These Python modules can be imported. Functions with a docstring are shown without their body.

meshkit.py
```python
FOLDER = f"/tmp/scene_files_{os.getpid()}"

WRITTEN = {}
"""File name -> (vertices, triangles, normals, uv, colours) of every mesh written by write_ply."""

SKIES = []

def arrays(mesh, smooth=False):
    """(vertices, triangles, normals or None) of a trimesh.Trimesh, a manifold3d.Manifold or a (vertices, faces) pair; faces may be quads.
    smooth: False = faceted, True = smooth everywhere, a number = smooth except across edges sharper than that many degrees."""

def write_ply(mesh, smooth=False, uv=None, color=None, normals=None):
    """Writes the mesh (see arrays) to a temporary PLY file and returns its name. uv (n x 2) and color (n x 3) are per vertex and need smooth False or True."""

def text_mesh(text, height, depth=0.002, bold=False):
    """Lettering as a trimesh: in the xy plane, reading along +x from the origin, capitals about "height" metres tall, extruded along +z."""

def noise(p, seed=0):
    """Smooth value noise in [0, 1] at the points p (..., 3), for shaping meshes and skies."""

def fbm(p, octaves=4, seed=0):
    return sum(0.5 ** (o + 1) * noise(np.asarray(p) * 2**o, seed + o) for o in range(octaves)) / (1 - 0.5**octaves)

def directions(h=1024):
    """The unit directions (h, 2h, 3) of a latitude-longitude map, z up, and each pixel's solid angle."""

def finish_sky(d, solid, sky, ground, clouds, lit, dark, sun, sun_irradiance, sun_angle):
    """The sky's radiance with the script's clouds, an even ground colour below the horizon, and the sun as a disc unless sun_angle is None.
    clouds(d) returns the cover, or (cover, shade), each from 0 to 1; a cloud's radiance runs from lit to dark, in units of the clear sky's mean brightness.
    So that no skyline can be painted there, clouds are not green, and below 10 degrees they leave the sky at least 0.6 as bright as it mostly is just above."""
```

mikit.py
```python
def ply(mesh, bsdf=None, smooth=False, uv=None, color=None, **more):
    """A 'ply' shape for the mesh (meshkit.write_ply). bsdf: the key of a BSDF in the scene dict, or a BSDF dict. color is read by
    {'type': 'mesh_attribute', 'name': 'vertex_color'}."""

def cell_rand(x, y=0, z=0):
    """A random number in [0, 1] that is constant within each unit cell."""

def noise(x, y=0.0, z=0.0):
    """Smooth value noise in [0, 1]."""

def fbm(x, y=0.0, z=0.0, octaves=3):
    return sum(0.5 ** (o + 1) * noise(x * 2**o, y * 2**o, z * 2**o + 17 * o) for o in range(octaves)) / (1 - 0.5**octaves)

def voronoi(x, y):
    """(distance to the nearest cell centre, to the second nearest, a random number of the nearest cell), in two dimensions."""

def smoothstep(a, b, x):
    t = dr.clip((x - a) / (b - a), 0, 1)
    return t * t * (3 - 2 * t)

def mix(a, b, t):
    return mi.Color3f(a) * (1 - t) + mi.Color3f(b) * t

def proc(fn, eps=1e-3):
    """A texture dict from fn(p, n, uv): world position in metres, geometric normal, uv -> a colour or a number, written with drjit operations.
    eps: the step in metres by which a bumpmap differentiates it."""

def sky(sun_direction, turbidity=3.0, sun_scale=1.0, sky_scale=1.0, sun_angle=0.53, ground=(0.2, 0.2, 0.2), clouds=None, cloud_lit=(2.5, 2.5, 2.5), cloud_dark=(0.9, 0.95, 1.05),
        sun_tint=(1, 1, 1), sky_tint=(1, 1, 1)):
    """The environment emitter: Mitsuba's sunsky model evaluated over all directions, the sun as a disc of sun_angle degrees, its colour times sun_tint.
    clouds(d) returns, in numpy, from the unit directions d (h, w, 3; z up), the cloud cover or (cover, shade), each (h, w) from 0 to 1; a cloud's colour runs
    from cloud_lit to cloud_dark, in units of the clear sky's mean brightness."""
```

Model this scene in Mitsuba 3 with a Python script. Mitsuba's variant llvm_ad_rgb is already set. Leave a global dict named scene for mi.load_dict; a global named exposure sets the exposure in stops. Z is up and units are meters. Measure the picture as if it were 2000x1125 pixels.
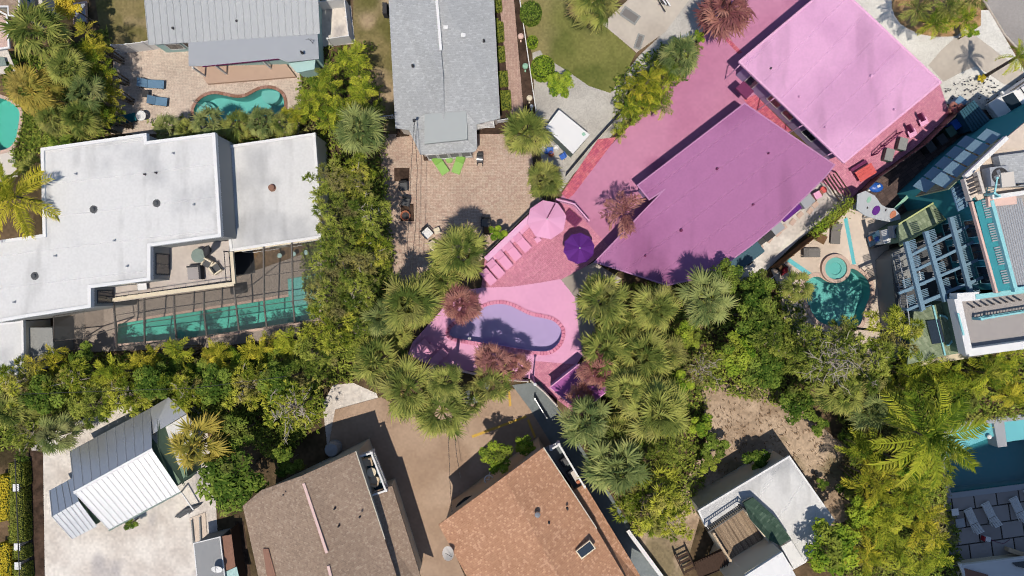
import math, random
import numpy as np, trimesh, drjit as dr, mitsuba as mi, mikit
from mikit import noise, fbm, cell_rand, smoothstep, mix, voronoi
from shapely.geometry import Polygon, LineString, Point, box as sbox
from shapely.ops import unary_union
T = mi.ScalarTransform4f
H, S = 60.0, 0.0425                      # flying height of the camera, metres per photo pixel on the ground
scene, labels = {}, {}
scene['camera'] = {'type': 'perspective', 'fov': 2*math.degrees(math.atan(1000*S/H)), 'fov_axis': 'x', 'near_clip': 1.0, 'far_clip': 900.0,
                   'to_world': T().look_at(origin=[0, 0, H], target=[0, 0, 0], up=[0, 1, 0])}
scene['sky'] = mikit.sky((-0.035, -0.325, 1), turbidity=3, sun_tint=(0.925, 1.0, 1.09), sky_tint=(1.08, 1.0, 0.94), sky_scale=1.2)
exposure = 1.6
L = 1.32                                  # what a level white surface in this sun reads

# ------------------------------------------------------------------ helpers
def lin(v): v = v/255.0; return v/12.92 if v <= 0.04045 else ((v+0.055)/1.055)**2.4
def C(r, g, b, k=1.0):
    v = [lin(x)/L*k for x in (r, g, b)]; m = .3*v[0]+.59*v[1]+.11*v[2]
    return [min(.82, .9*x+.1*m) for x in v]
def W(px, py, z=0.0):
    k = S*(H-z)/H
    return np.array([(px-1000.0)*k, (562.5-py)*k, z])
def PL(pts, z=0.0): return [tuple(W(x, y, z)[:2]) for x, y in pts]
def SP(pts, z=0.0):
    p = Polygon(PL(pts, z)); return p if p.is_valid else p.buffer(0)
def polys(g): return [x for x in getattr(g, 'geoms', [g]) if x.geom_type == 'Polygon' and x.area > 1e-4]
class MB:
    def __init__(s): s.v, s.f, s.n = [], [], 0
    def add(s, v, f):
        v = np.asarray(v, float); f = np.asarray(f, int)
        if f.shape[1] == 4: f = np.vstack([f[:, [0, 1, 2]], f[:, [0, 2, 3]]])
        s.v.append(v); s.f.append(f+s.n); s.n += len(v); return s
    def tm(s, m): return s.add(m.vertices, m.faces)
    def prism(s, g, z0, z1):
        if not hasattr(g, 'geom_type'): g = Polygon(g)
        for p in polys(g):
            m = trimesh.creation.extrude_polygon(p, z1-z0, engine='earcut'); m.apply_translation((0, 0, z0)); s.tm(m)
        return s
    def sheet(s, g, z):
        for p in polys(g):
            v, f = trimesh.creation.triangulate_polygon(p, engine='earcut')
            f = np.asarray(f); a, b, c = v[f[:, 0]], v[f[:, 1]], v[f[:, 2]]
            cr = (b[:, 0]-a[:, 0])*(c[:, 1]-a[:, 1])-(b[:, 1]-a[:, 1])*(c[:, 0]-a[:, 0]); f[cr < 0] = f[cr < 0][:, ::-1]
            s.add(np.c_[v, np.full(len(v), z)], f)
        return s
    def box(s, c, d, rz=0.0, rx=0.0):
        m = trimesh.creation.box(d); R = trimesh.transformations.euler_matrix(rx, 0, rz, 'sxyz'); m.apply_transform(R); m.apply_translation(c); return s.tm(m)
    def bar(s, a, b, w, h=None, up=(0, 0, 1)):
        a, b = np.asarray(a, float), np.asarray(b, float); h = h or w
        d = b-a; l = np.linalg.norm(d); d /= l; u = np.asarray(up, float)
        if abs(d@u) > .95: u = np.array([0, 1.0, 0])
        x = np.cross(d, u); x /= np.linalg.norm(x); u = np.cross(x, d)
        v = [p+x*i*w/2+u*j*h/2 for p in (a, b) for i, j in ((-1, -1), (1, -1), (1, 1), (-1, 1))]
        return s.add(v, [[0, 1, 2, 3][::-1], [4, 5, 6, 7]]+[[i, (i+1) % 4, 4+(i+1) % 4, 4+i] for i in range(4)])
    def tube(s, pts, rad, n=6):
        pts = np.asarray(pts, float); k = len(pts); rad = np.broadcast_to(rad, (k,))
        t = np.gradient(pts, axis=0) if k > 2 else np.repeat((pts[1]-pts[0])[None], 2, 0)
        t /= np.linalg.norm(t, axis=1, keepdims=True)+1e-12
        ref = np.array([0, 0, 1.0]) if abs(t[0, 2]) < .9 else np.array([1.0, 0, 0])
        x = np.cross(t, ref); x /= np.linalg.norm(x, axis=1, keepdims=True)+1e-12; y = np.cross(t, x)
        an = np.arange(n)*2*np.pi/n
        v = (pts[:, None]+rad[:, None, None]*(np.cos(an)[None, :, None]*x[:, None]+np.sin(an)[None, :, None]*y[:, None])).reshape(-1, 3)
        f = [[i*n+j, i*n+(j+1) % n, (i+1)*n+(j+1) % n, (i+1)*n+j] for i in range(k-1) for j in range(n)]
        s.add(v, f)
        s.add([pts[0], *v[:n]], [[0, (j+1) % n+1, j+1] for j in range(n)]); s.add([pts[-1], *v[-n:]], [[0, j+1, (j+1) % n+1] for j in range(n)])
        return s
    def lathe(s, c, prof, n=20):
        an = np.arange(n)*2*np.pi/n
        v = np.array([[c[0]+r*math.cos(a), c[1]+r*math.sin(a), c[2]+z] for r, z in prof for a in an])
        return s.add(v, [[i*n+j, i*n+(j+1) % n, (i+1)*n+(j+1) % n, (i+1)*n+j] for i in range(len(prof)-1) for j in range(n)])
    def slab(s, q, th):                     # any planar or bent quad/polygon of 3-D points, thickened downwards
        q = np.asarray(q, float); k = len(q); lo = q-[0, 0, th]
        m = [[0, i, i+1] for i in range(1, k-1)]
        if np.cross(q[1]-q[0], q[2]-q[0])[2] < 0: m = [x[::-1] for x in m]; side = [[i+k, i, (i+1) % k, (i+1) % k+k][::-1] for i in range(k)]
        else: side = [[i+k, (i+1) % k+k, (i+1) % k, i] for i in range(k)]
        s.add(np.vstack([q, lo]), m+[[a+k for a in x[::-1]] for x in m]); s.add(np.vstack([q, lo]), side); return s
    def mesh(s): return trimesh.Trimesh(np.vstack(s.v), np.vstack(s.f), process=False)
used = {}
def numbered(k):
    n = used.get(k, 0); used[k] = n+1
    return k if n == 0 else f'{k}_{n:03d}'
def thing(name, label, cat, group=None, kind=None):
    k = numbered(name); labels[k] = {'label': label, 'category': cat}
    if group: labels[k]['group'] = group
    if kind: labels[k]['kind'] = kind
    return k
def part(parent, name, mb, mat, smooth=False, label=None, **kw):
    k = numbered(parent+'__'+name); scene[k] = mikit.ply(mb.mesh() if isinstance(mb, MB) else mb, mat, smooth=smooth, **kw)
    if label: labels[k] = {'label': label}
    return k
def struct(name, mb, mat):
    k = numbered(name); scene[k] = mikit.ply(mb.mesh(), mat); labels[k] = {'kind': 'structure'}; return k
def rot2(a): return np.array([[math.cos(a), -math.sin(a)], [math.sin(a), math.cos(a)]])
def rng(seed): return np.random.default_rng(seed)

# ------------------------------------------------------------------ materials
def plain(name, rgb, rough=None, metal=0.0, spec=0.5):
    if rough is None: scene[name] = {'type': 'twosided', 'b': {'type': 'diffuse', 'reflectance': {'type': 'rgb', 'value': list(rgb)}}}
    else: scene[name] = {'type': 'twosided', 'b': {'type': 'principled', 'base_color': {'type': 'rgb', 'value': list(rgb)}, 'roughness': rough, 'metallic': metal, 'specular': spec}}
def procm(name, fn): scene[name] = {'type': 'twosided', 'b': {'type': 'diffuse', 'reflectance': mikit.proc(fn)}}
def grainy(a, b, f1, f2, contrast=1.0, grit=0.12, third=None, tf=0.15, tlo=.55, thi=.7):
    def fn(p, n, uv):
        t = fbm(p.x*f1, p.y*f1, 3.3, octaves=4)
        c = mix(a, b, smoothstep(.5-.25/contrast, .5+.25/contrast, t))
        if third is not None: c = c*(1-smoothstep(tlo, thi, fbm(p.x*tf+9, p.y*tf, 1.0, octaves=3)))+mi.Color3f(third)*smoothstep(tlo, thi, fbm(p.x*tf+9, p.y*tf, 1.0, octaves=3))
        return c*(1-grit+2*grit*noise(p.x*f2, p.y*f2, 7.7))
    return fn
def pavers(a, b, c3, ang=0.0, bw=.24, bh=.13, joint=.72):
    ca, sa = math.cos(ang), math.sin(ang)
    def fn(p, n, uv):
        x, y = (p.x*ca+p.y*sa)/bw, (-p.x*sa+p.y*ca)/bh
        row = dr.floor(y); x = x+0.5*cell_rand(row, 1, 5); col = dr.floor(x)
        r1, r2 = cell_rand(col, row, 2), cell_rand(col, row, 9)
        k = mix(a, b, smoothstep(.1, .9, r1)); k = k*(1-.7*smoothstep(.75, .95, r2))+mi.Color3f(c3)*(.7*smoothstep(.75, .95, r2))
        fx, fy = x-col, y-row
        j = smoothstep(0.0, .10, dr.minimum(fx, 1-fx))*smoothstep(0.0, .16, dr.minimum(fy, 1-fy))
        return k*(joint+(1-joint)*j)*(.86+.28*fbm(p.x*.5, p.y*.5, 2.0, octaves=4))*(.93+.14*noise(p.x*6, p.y*6))
    return fn
def shingles(a, b, c3, ang, fleck=.8, bw=.32, bh=.15):
    ca, sa = math.cos(ang), math.sin(ang)
    def fn(p, n, uv):
        x, y = (p.x*ca+p.y*sa)/bw, (-p.x*sa+p.y*ca)/bh
        row = dr.floor(y); x = x+7*cell_rand(row, 3, 5); col = dr.floor(x)
        r1, r2 = cell_rand(col, row, 2), cell_rand(col, row, 9)
        k = mix(a, b, r1); k = k*(1-smoothstep(fleck, fleck+.06, r2))+mi.Color3f(c3)*smoothstep(fleck, fleck+.06, r2)
        fy = y-row
        return k*(.78+.22*smoothstep(0, .22, fy))*(.88+.24*fbm(p.x*.4, p.y*.4, 2.0, octaves=4))
    return fn
def stained(a, b, f=.25, streak=None):
    def fn(p, n, uv):
        t = fbm(p.x*f, p.y*f, 1.0, octaves=5); u = fbm(p.x*f*3, p.y*f*.7+4, 6.0, octaves=4)
        k = mix(a, b, smoothstep(.48, .78, t)); k = k*(1-.16*smoothstep(.55, .8, u))
        return k*(.96+.08*noise(p.x*9, p.y*9))
    return fn
procm('mat_soil', grainy(C(120, 98, 75), C(70, 62, 44), .35, 5, 1.2, .3))
procm('mat_shell_sand', grainy(C(230, 223, 216), C(208, 198, 190), .55, 6, 1.5, .15, C(186, 180, 180), .35, .56, .72))
procm('mat_dry_soil', grainy(C(194, 170, 146), C(162, 138, 115), .6, 6, 1.4, .25, C(138, 124, 96), .4, .52, .75))
procm('mat_white_gravel', grainy(C(228, 226, 220), C(212, 209, 202), .5, 11, 1.2, .13))
procm('mat_grey_gravel', grainy(C(196, 192, 186), C(175, 170, 164), .6, 11, 1.2, .16))
procm('mat_lawn', grainy(C(128, 128, 66), C(98, 106, 48), .45, 7, 1.6, .22, C(146, 136, 88), .2, .5, .85))
procm('mat_dry_lawn', grainy(C(140, 126, 84), C(108, 104, 58), .6, 7, 1.5, .24, C(172, 150, 120), .25, .5, .68))
procm('mat_mulch', grainy(C(88, 70, 60), C(66, 53, 46), 2, 9, 1.5, .3))
procm('mat_straw_mulch', grainy(C(188, 152, 106), C(160, 124, 84), 1.5, 8, 1.5, .25))
procm('mat_concrete', grainy(C(202, 192, 180), C(186, 175, 163), .3, 5, 1.2, .06, C(165, 155, 145), .15, .55, .75))
procm('mat_asphalt', grainy(C(170, 165, 163), C(156, 151, 149), .25, 9, 1.3, .09))
procm('mat_beige_deck', grainy(C(226, 210, 196), C(212, 194, 178), .35, 5, 1.3, .05))
procm('mat_taupe_deck', grainy(C(164, 152, 143), C(150, 138, 130), .35, 5, 1.3, .05))
procm('mat_tan_drive', grainy(C(182, 155, 133), C(168, 141, 119), .4, 6, 1.2, .10, C(190, 164, 142), .18, .55, .7))
procm('mat_teal_slab', grainy(C(132, 140, 143), C(116, 124, 128), .5, 6, 1.2, .08))
procm('mat_beige_paver', pavers(C(214, 196, 182), C(202, 182, 168), C(222, 208, 194), .05))
procm('mat_rose_paver', pavers(C(200, 176, 158), C(188, 158, 142), C(206, 186, 168), 0.0))
procm('mat_walk_paver', pavers(C(196, 164, 150), C(184, 150, 138), C(204, 174, 160), 1.57))
procm('mat_pink_paver', pavers(C(218, 142, 168), C(208, 130, 158), C(226, 154, 176), .7))
procm('mat_brick_strip', pavers(C(220, 112, 130), C(196, 90, 122), C(232, 140, 150), .7, .3, .16))
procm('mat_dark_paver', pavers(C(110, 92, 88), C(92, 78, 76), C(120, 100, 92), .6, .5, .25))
procm('mat_pink_drive', grainy(C(204, 136, 172), C(194, 124, 162), .28, 5, 1.3, .06, C(178, 106, 146), .2, .54, .72))
procm('mat_pink_deck', grainy(C(236, 170, 210), C(230, 164, 205), .35, 5, 1.1, .03))
procm('mat_pink_roof', stained(C(228, 170, 212), C(212, 154, 198), .22))
procm('mat_mauve_roof', stained(C(178, 114, 164), C(162, 98, 148), .2))
procm('mat_white_roof', stained(C(219, 219, 220), C(194, 195, 198), .3))
procm('mat_grey_shingle', shingles(C(180, 183, 187), C(168, 171, 175), C(188, 191, 195), -.02, .85, .2, .13))
procm('mat_taupe_shingle', shingles(C(166, 144, 126), C(148, 126, 110), C(174, 153, 136), .38, .84, .13, .13))
procm('mat_brown_shingle', shingles(C(194, 146, 114), C(178, 130, 100), C(207, 160, 130), .62, .80, .14, .15))
procm('mat_green_shingle', shingles(C(80, 104, 90), C(66, 90, 76), C(96, 118, 102), .6, .85))
procm('mat_sage_shingle', shingles(C(146, 160, 130), C(126, 142, 112), C(160, 172, 142), .55, .8, .12, .4))
def planks(a, b, ang, w=.14):
    ca, sa = math.cos(ang), math.sin(ang)
    def fn(p, n, uv):
        x, y = p.x*ca+p.y*sa, -p.x*sa+p.y*ca
        r = cell_rand(dr.floor(y/w), 3, 1)
        return mix(a, b, dr.clip(.5*r+.7*fbm(x*.8, y*9, 2, octaves=3)-.1, 0, 1))
    return fn
procm('mat_deck_wood', planks(C(182, 158, 132), C(134, 112, 92), 2.15)); procm('mat_deck_wood_dark', planks(C(160, 138, 116), C(112, 94, 78), 2.15))
def bark(a, b):
    def fn(p, n, uv): return mix(a, b, smoothstep(.3, .7, fbm(p.x*3, p.y*3, p.z*9, octaves=3)))
    return fn
procm('mat_bark', bark(C(150, 138, 122), C(92, 80, 68)))
# foliage: uv.x = tone of the leaf, uv.y = 0 at its base to 1 at its tip
def leafm(name, a, b, tip, dead, trans=.45, vary=.28, dead_k=.25):
    def fn(p, n, uv):
        t = dr.clip(uv.x+vary*(fbm(p.x*.22, p.y*.22, p.z*.22, octaves=2)-.5)*2, 0, 1)
        c = mix(a, b, t); k = smoothstep(.45, 1.0, uv.y)*smoothstep(.2, .9, uv.x)
        c = c*(1-.7*k)+mi.Color3f(tip)*(.7*k)
        dd = smoothstep(1.4, 1.6, uv.x)
        bb = dead_k*smoothstep(.56, .74, fbm(p.x*.55, p.y*.55, p.z*.4+5, octaves=3))
        c = c*(1-bb)+mi.Color3f(dead)*bb
        return c*(1-dd)+mi.Color3f(dead)*dd
        # (dead sprigs are mixed in by the noise below)
    scene[name] = {'type': 'principledthin', 'base_color': mikit.proc(fn), 'roughness': .55, 'diff_trans': trans, 'eta': 1.33}
leafm('mat_fan_leaf', (.075, .11, .025), (.37, .39, .10), (.54, .46, .14), (.32, .23, .12), vary=.4)
leafm('mat_fan_leaf_grey', (.08, .12, .04), (.33, .37, .13), (.48, .45, .17), (.32, .25, .14), vary=.4)
leafm('mat_fan_leaf_gold', (.17, .17, .035), (.46, .37, .08), (.60, .42, .10), (.38, .25, .11))
leafm('mat_feather_leaf', (.075, .135, .015), (.40, .43, .045), (.54, .46, .07), (.38, .25, .09))
leafm('mat_feather_gold', (.13, .17, .015), (.50, .45, .05), (.64, .48, .07), (.44, .28, .08))
leafm('mat_pine_leaf', (.075, .12, .02), (.38, .43, .08), (.50, .46, .11), (.30, .23, .13), dead_k=.55)
leafm('mat_pine_light', (.12, .17, .02), (.54, .55, .075), (.62, .56, .10), (.38, .28, .14), dead_k=.5)
leafm('mat_broad_leaf', (.045, .09, .015), (.22, .30, .05), (.28, .33, .07), (.25, .17, .07))
leafm('mat_broad_bright', (.08, .16, .018), (.34, .44, .045), (.42, .46, .07), (.3, .2, .08))
leafm('mat_hedge_leaf', (.11, .145, .025), (.32, .34, .065), (.38, .37, .09), (.3, .22, .1))
leafm('mat_rose_leaf', (.20, .07, .08), (.46, .23, .18), (.56, .30, .24), (.46, .26, .24))
leafm('mat_yellow_leaf', (.40, .33, .03), (.66, .52, .05), (.7, .55, .08), (.5, .35, .07))
plain('mat_rose_bark', C(170, 110, 130)); plain('mat_white', C(232, 232, 234)); plain('mat_white_gloss', C(230, 230, 232), .35)
plain('mat_cream', C(206, 200, 184)); plain('mat_grey_wall', C(150, 152, 152)); plain('mat_ivory', C(226, 212, 186)); plain('mat_off_white', C(214, 206, 198))
plain('mat_pale_teal', C(176, 212, 212)); plain('mat_teal_wall', C(58, 152, 164)); plain('mat_aqua', C(146, 212, 220)); plain('mat_steel_blue', C(118, 150, 172))
plain('mat_sage_wall', C(120, 146, 124)); plain('mat_glass_dark', (.02, .03, .045), .12, 0, .6); plain('mat_black', (.02, .02, .022), .5); plain('mat_charcoal', C(72, 72, 76))
plain('mat_bronze', C(62, 54, 52), .5); plain('mat_metal_roof', (.54,.55,.57), .47, .92); plain('mat_metal_blue', C(162, 167, 174), .6, .2); plain('mat_galv', C(170, 172, 176), .4, .8)
plain('mat_flat_grey', C(166, 171, 180)); plain('mat_membrane', C(176, 182, 184)); plain('mat_tan_slab', C(194, 164, 146)); plain('mat_brick_coping', C(168, 130, 118)); plain('mat_stone_coping', C(206, 178, 164))
plain('mat_pink_coping', C(230, 150, 182)); plain('mat_pink_coping_dark', C(222, 136, 168)); plain('mat_pink_grout', C(170, 84, 122)); plain('mat_pink_trim', C(238, 180, 220)); plain('mat_lilac_wall', C(178, 160, 206)); plain('mat_pink_cloth', C(240, 172, 214)); plain('mat_pink_sling', C(236, 164, 206))
plain('mat_purple', C(106, 50, 144)); plain('mat_purple_b', C(97, 43, 132)); plain('mat_pink_cloth_b', C(234, 164, 206)); plain('mat_mauve_trim', C(192, 136, 182)); plain('mat_shed_grey', C(150, 152, 156)); plain('mat_violet_roof', C(176, 96, 170)); plain('mat_plum', C(122, 56, 98)); plain('mat_coral', C(226, 98, 96)); plain('mat_pool_lilac', C(186, 166, 218)); plain('mat_rust', C(150, 112, 96))
plain('mat_pool_teal', C(100, 196, 190)); plain('mat_pool_step', C(110, 194, 188)); plain('mat_pool_green', C(74, 196, 178)); plain('mat_pool_deep', C(40, 128, 140)); plain('mat_pool_ledge', C(110, 200, 212))
plain('mat_blue_cloth', C(104, 140, 172)); plain('mat_teal_cloth', C(30, 110, 124)); plain('mat_lime', C(134, 186, 74), .5); plain('mat_brown', C(122, 92, 66)); plain('mat_dark_wood', C(78, 62, 54)); plain('mat_light_wood', C(205, 180, 150))
plain('mat_grey_sling', C(128, 124, 122)); plain('mat_blue_plastic', C(28, 96, 196), .4); plain('mat_green_plastic', C(60, 96, 84), .5); plain('mat_turquoise', C(104, 200, 212)); plain('mat_yellow', C(214, 172, 66)); plain('mat_red', C(176, 50, 62))
plain('mat_grey_deck', C(168, 162, 162)); plain('mat_terracotta', C(204, 128, 96)); plain('mat_peach', C(232, 196, 184)); plain('mat_slate', C(96, 98, 102)); plain('mat_dark_teal', C(30, 84, 104), .5); plain('mat_mint', C(150, 200, 176)); plain('mat_palette_grey', C(186, 190, 196))
plain('mat_yellow_trim', C(196, 206, 138)); plain('mat_pinkish_ridge', C(222, 190, 184)); plain('mat_wall_grey', C(164, 166, 166)); plain('mat_green_grey', C(132, 148, 142))
scene['mat_water'] = {'type': 'thindielectric', 'int_ior': 1.33}
scene['mat_pane'] = {'type': 'thindielectric', 'int_ior': 1.5}
scene['mat_screen'] = {'type': 'mask', 'opacity': 0.24, 'b': {'type': 'twosided', 'b': {'type': 'diffuse', 'reflectance': {'type': 'rgb', 'value': [.09, .09, .09]}}}}
# ------------------------------------------------------------------ ground, pavements, pools (all outlines on the ground, in photo pixels)
POOLS = {
 'tl': [(379,226),(379,212),(388,197),(402,187),(418,183),(437,186),(460,192),(482,190),(500,178),(515,173),(532,173),(546,179),(555,190),(557,208),(553,222),(520,228),(470,236),(430,243),(395,240)],
 'left': [(-30,184),(18,195),(42,215),(40,238),(30,292),(-30,298)],
 'lap': [(232,632),(609,572),(628,596),(620,622),(420,655),(228,672)],
 'pink': [(876,650),(884,636),(901,629),(918,621),(934,607),(951,597),(965,594),(979,592.5),(999.5,597),(1020,609),(1041.5,618),(1065,621),(1083,627),(1096,640),(1098,654),(1092,671),(1079,683),(1067,687),(1041,686),(1010,681),(968,673),(926,667),(890,661),(879,656)],
 'heart': [(1568,562),(1573.5,548),(1587,540),(1601,540),(1612,549),(1626,553),(1640,552),(1650,543),(1656,532),(1659,523),(1671,526),(1685,536),(1696,548),(1700,564),(1699,582),(1689,600),(1682,632),(1671,640),(1640,639),(1598,632),(1582,606),(1572,582)],
 'br': [(1846,880),(1850,850),(1880,832),(2030,815),(2030,941),(1856,963),(1843,925)],
}
def smooth_ring(pts, n=3):
    p = np.array(PL(pts))
    for _ in range(n): p = np.stack([.75*p+.25*np.roll(p, -1, 0), .25*p+.75*np.roll(p, -1, 0)], 1).reshape(-1, 2)
    return Polygon(p).simplify(.01)
PG = {k: smooth_ring(v, 0 if k in ('lap', 'br') else 3) for k, v in POOLS.items()}
ALLP = unary_union(list(PG.values()))
level = [0]
def ground(name, mat, pts, z=None, holes=None, keep=False):
    g = SP(pts) if not hasattr(pts, 'geom_type') else pts
    g = g.difference(ALLP)
    if holes is not None: g = g.difference(holes)
    level[0] += 1
    return struct(name, MB().sheet(g, .002*level[0] if z is None else z), mat)
struct('ground', MB().sheet(sbox(-320, -320, 320, 320).difference(ALLP), 0), 'mat_soil')
ground('sand', 'mat_shell_sand', [(60,868),(130,830),(225,795),(320,775),(400,800),(420,960),(425,1040),(500,1140),(85,1140),(82,1000)])
ground('sand', 'mat_shell_sand', [(630,790),(650,752),(690,748),(735,768),(760,830),(640,880)])
ground('sand', 'mat_shell_sand', [(1400,500),(1480,430),(1560,380),(1600,340),(1640,335),(1668,385),(1560,468),(1490,535),(1420,560)])
ground('dry_soil', 'mat_dry_soil', [(1370,745),(1420,750),(1520,760),(1600,830),(1650,870),(1670,1010),(1620,1030),(1560,950),(1400,960),(1370,1000),(1330,1140),(1280,1120),(1230,1040),(1330,960),(1380,860)])
ground('dry_soil', 'mat_dry_soil', [(700,470),(760,380),(830,470),(830,560),(760,560)])
ground('lawn', 'mat_dry_lawn', [(185,-8),(288,-8),(292,92),(200,92)])
ground('lawn', 'mat_dry_lawn', [(690,-8),(765,-8),(778,255),(690,255)])
ground('lawn', 'mat_lawn', [(1012,-8),(1195,-8),(1178,45),(1242,104),(1216,155),(1192,182),(1150,168),(1120,160),(1075,150),(1040,110)])
ground('gravel', 'mat_grey_gravel', [(1040,103),(1055,98),(1062,110),(1110,140),(1150,168),(1192,182),(1216,152),(1245,112),(1300,60),(1345,-8),(1385,-8),(1375,60),(1255,205),(1120,340),(1095,375),(1060,330),(1045,215)])
ground('planting_bed', 'mat_mulch', [(1003,-8),(1014,-8),(1047,218),(1021,218)])
ground('planting_bed', 'mat_mulch', [(955,-8),(978,-8),(1000,225),(985,262),(930,262),(930,240),(975,235)])
ground('walkway', 'mat_walk_paver', [(974,-8),(1003,-8),(1023,222),(998,222)])
ground('patio', 'mat_beige_paver', [(222,96),(330,84),(372,80),(470,110),(580,118),(590,160),(584,262),(218,262)])
ground('patio', 'mat_rose_paver', [(740,262),(1036,262),(1045,375),(1062,390),(945,505),(905,530),(770,540),(752,420)])
for q in ([(770,328),(800,328),(800,354),(770,354)], [(774,251),(795,249),(800,266),(774,268)], [(826,301),(841,301),(841,314),(828,314)], [(783,400),(808,398),(809,432),(783,432)]):
    ground('planting_bed', 'mat_mulch', q)
ground('patio', 'mat_concrete', [(1176,47),(1235,-8),(1352,-8),(1300,62),(1243,103)])
ground('patio', 'mat_pink_paver', [(948,498),(1085,388),(1100,385),(1152,438),(1192,482),(1105,552),(1095,545),(1050,553),(1000,560),(940,562)])
ground('driveway', 'mat_pink_drive', [(1095,385),(1240,235),(1340,115),(1385,60),(1400,-8),(1625,-8),(1465,150),(1500,230),(1310,400),(1190,482),(1150,440)])
ground('path', 'mat_brick_strip', [(1097,378),(1168,272),(1205,268),(1120,380),(1108,390)])
ground('path', 'mat_brick_strip', [(1408,70),(1416,68),(1450,103),(1442,106)])
ground('path', 'mat_brick_strip', [(1452,195),(1475,185),(1545,255),(1520,270)])
ground('path', 'mat_pink_paver', [(1560,300),(1820,140),(1850,165),(1862,217),(1790,285),(1700,355),(1670,395),(1560,330)])
ground('pool_deck', 'mat_pink_deck', [(940,562),(1000,560),(1050,553),(1095,545),(1122,580),(1140,690),(1118,725),(1045,706),(1045,745),(1030,738),(900,722),(845,716),(797,692),(806,668),(862,606),(885,570)])
ground('patio', 'mat_pink_paver', [(1045,705),(1132,712),(1190,758),(1120,805),(1085,778),(1044,745)])
ground('path', 'mat_concrete', [(1096,546),(1160,512),(1215,545),(1165,600),(1160,700),(1138,700),(1122,580)])
ground('gravel', 'mat_white_gravel', [(1640,-8),(1765,-8),(1760,20),(1930,20),(1998,135),(2010,200),(1930,240),(1850,212),(1838,160)])
ground('planting_bed', 'mat_straw_mulch', [(1741,-8),(1741,15),(1747,32),(1758,47),(1775,58),(1797,67),(1822,72),(1850,72),(1885,70),(1915,50),(1915,-8)])
ground('driveway', 'mat_concrete', [(1812,128),(1838,98),(1862,76),(1885,55),(2010,150),(2010,175),(1960,165),(1930,145),(1905,130),(1880,140),(1842,160)])
ground('sand', 'mat_white_gravel', [(1835,165),(1870,145),(1900,132),(1935,150),(1960,168),(1935,195),(1900,215),(1850,212)])
ground('road', 'mat_asphalt', [(1916,-8),(2200,-200),(2300,180),(2010,125),(1960,68)])
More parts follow.
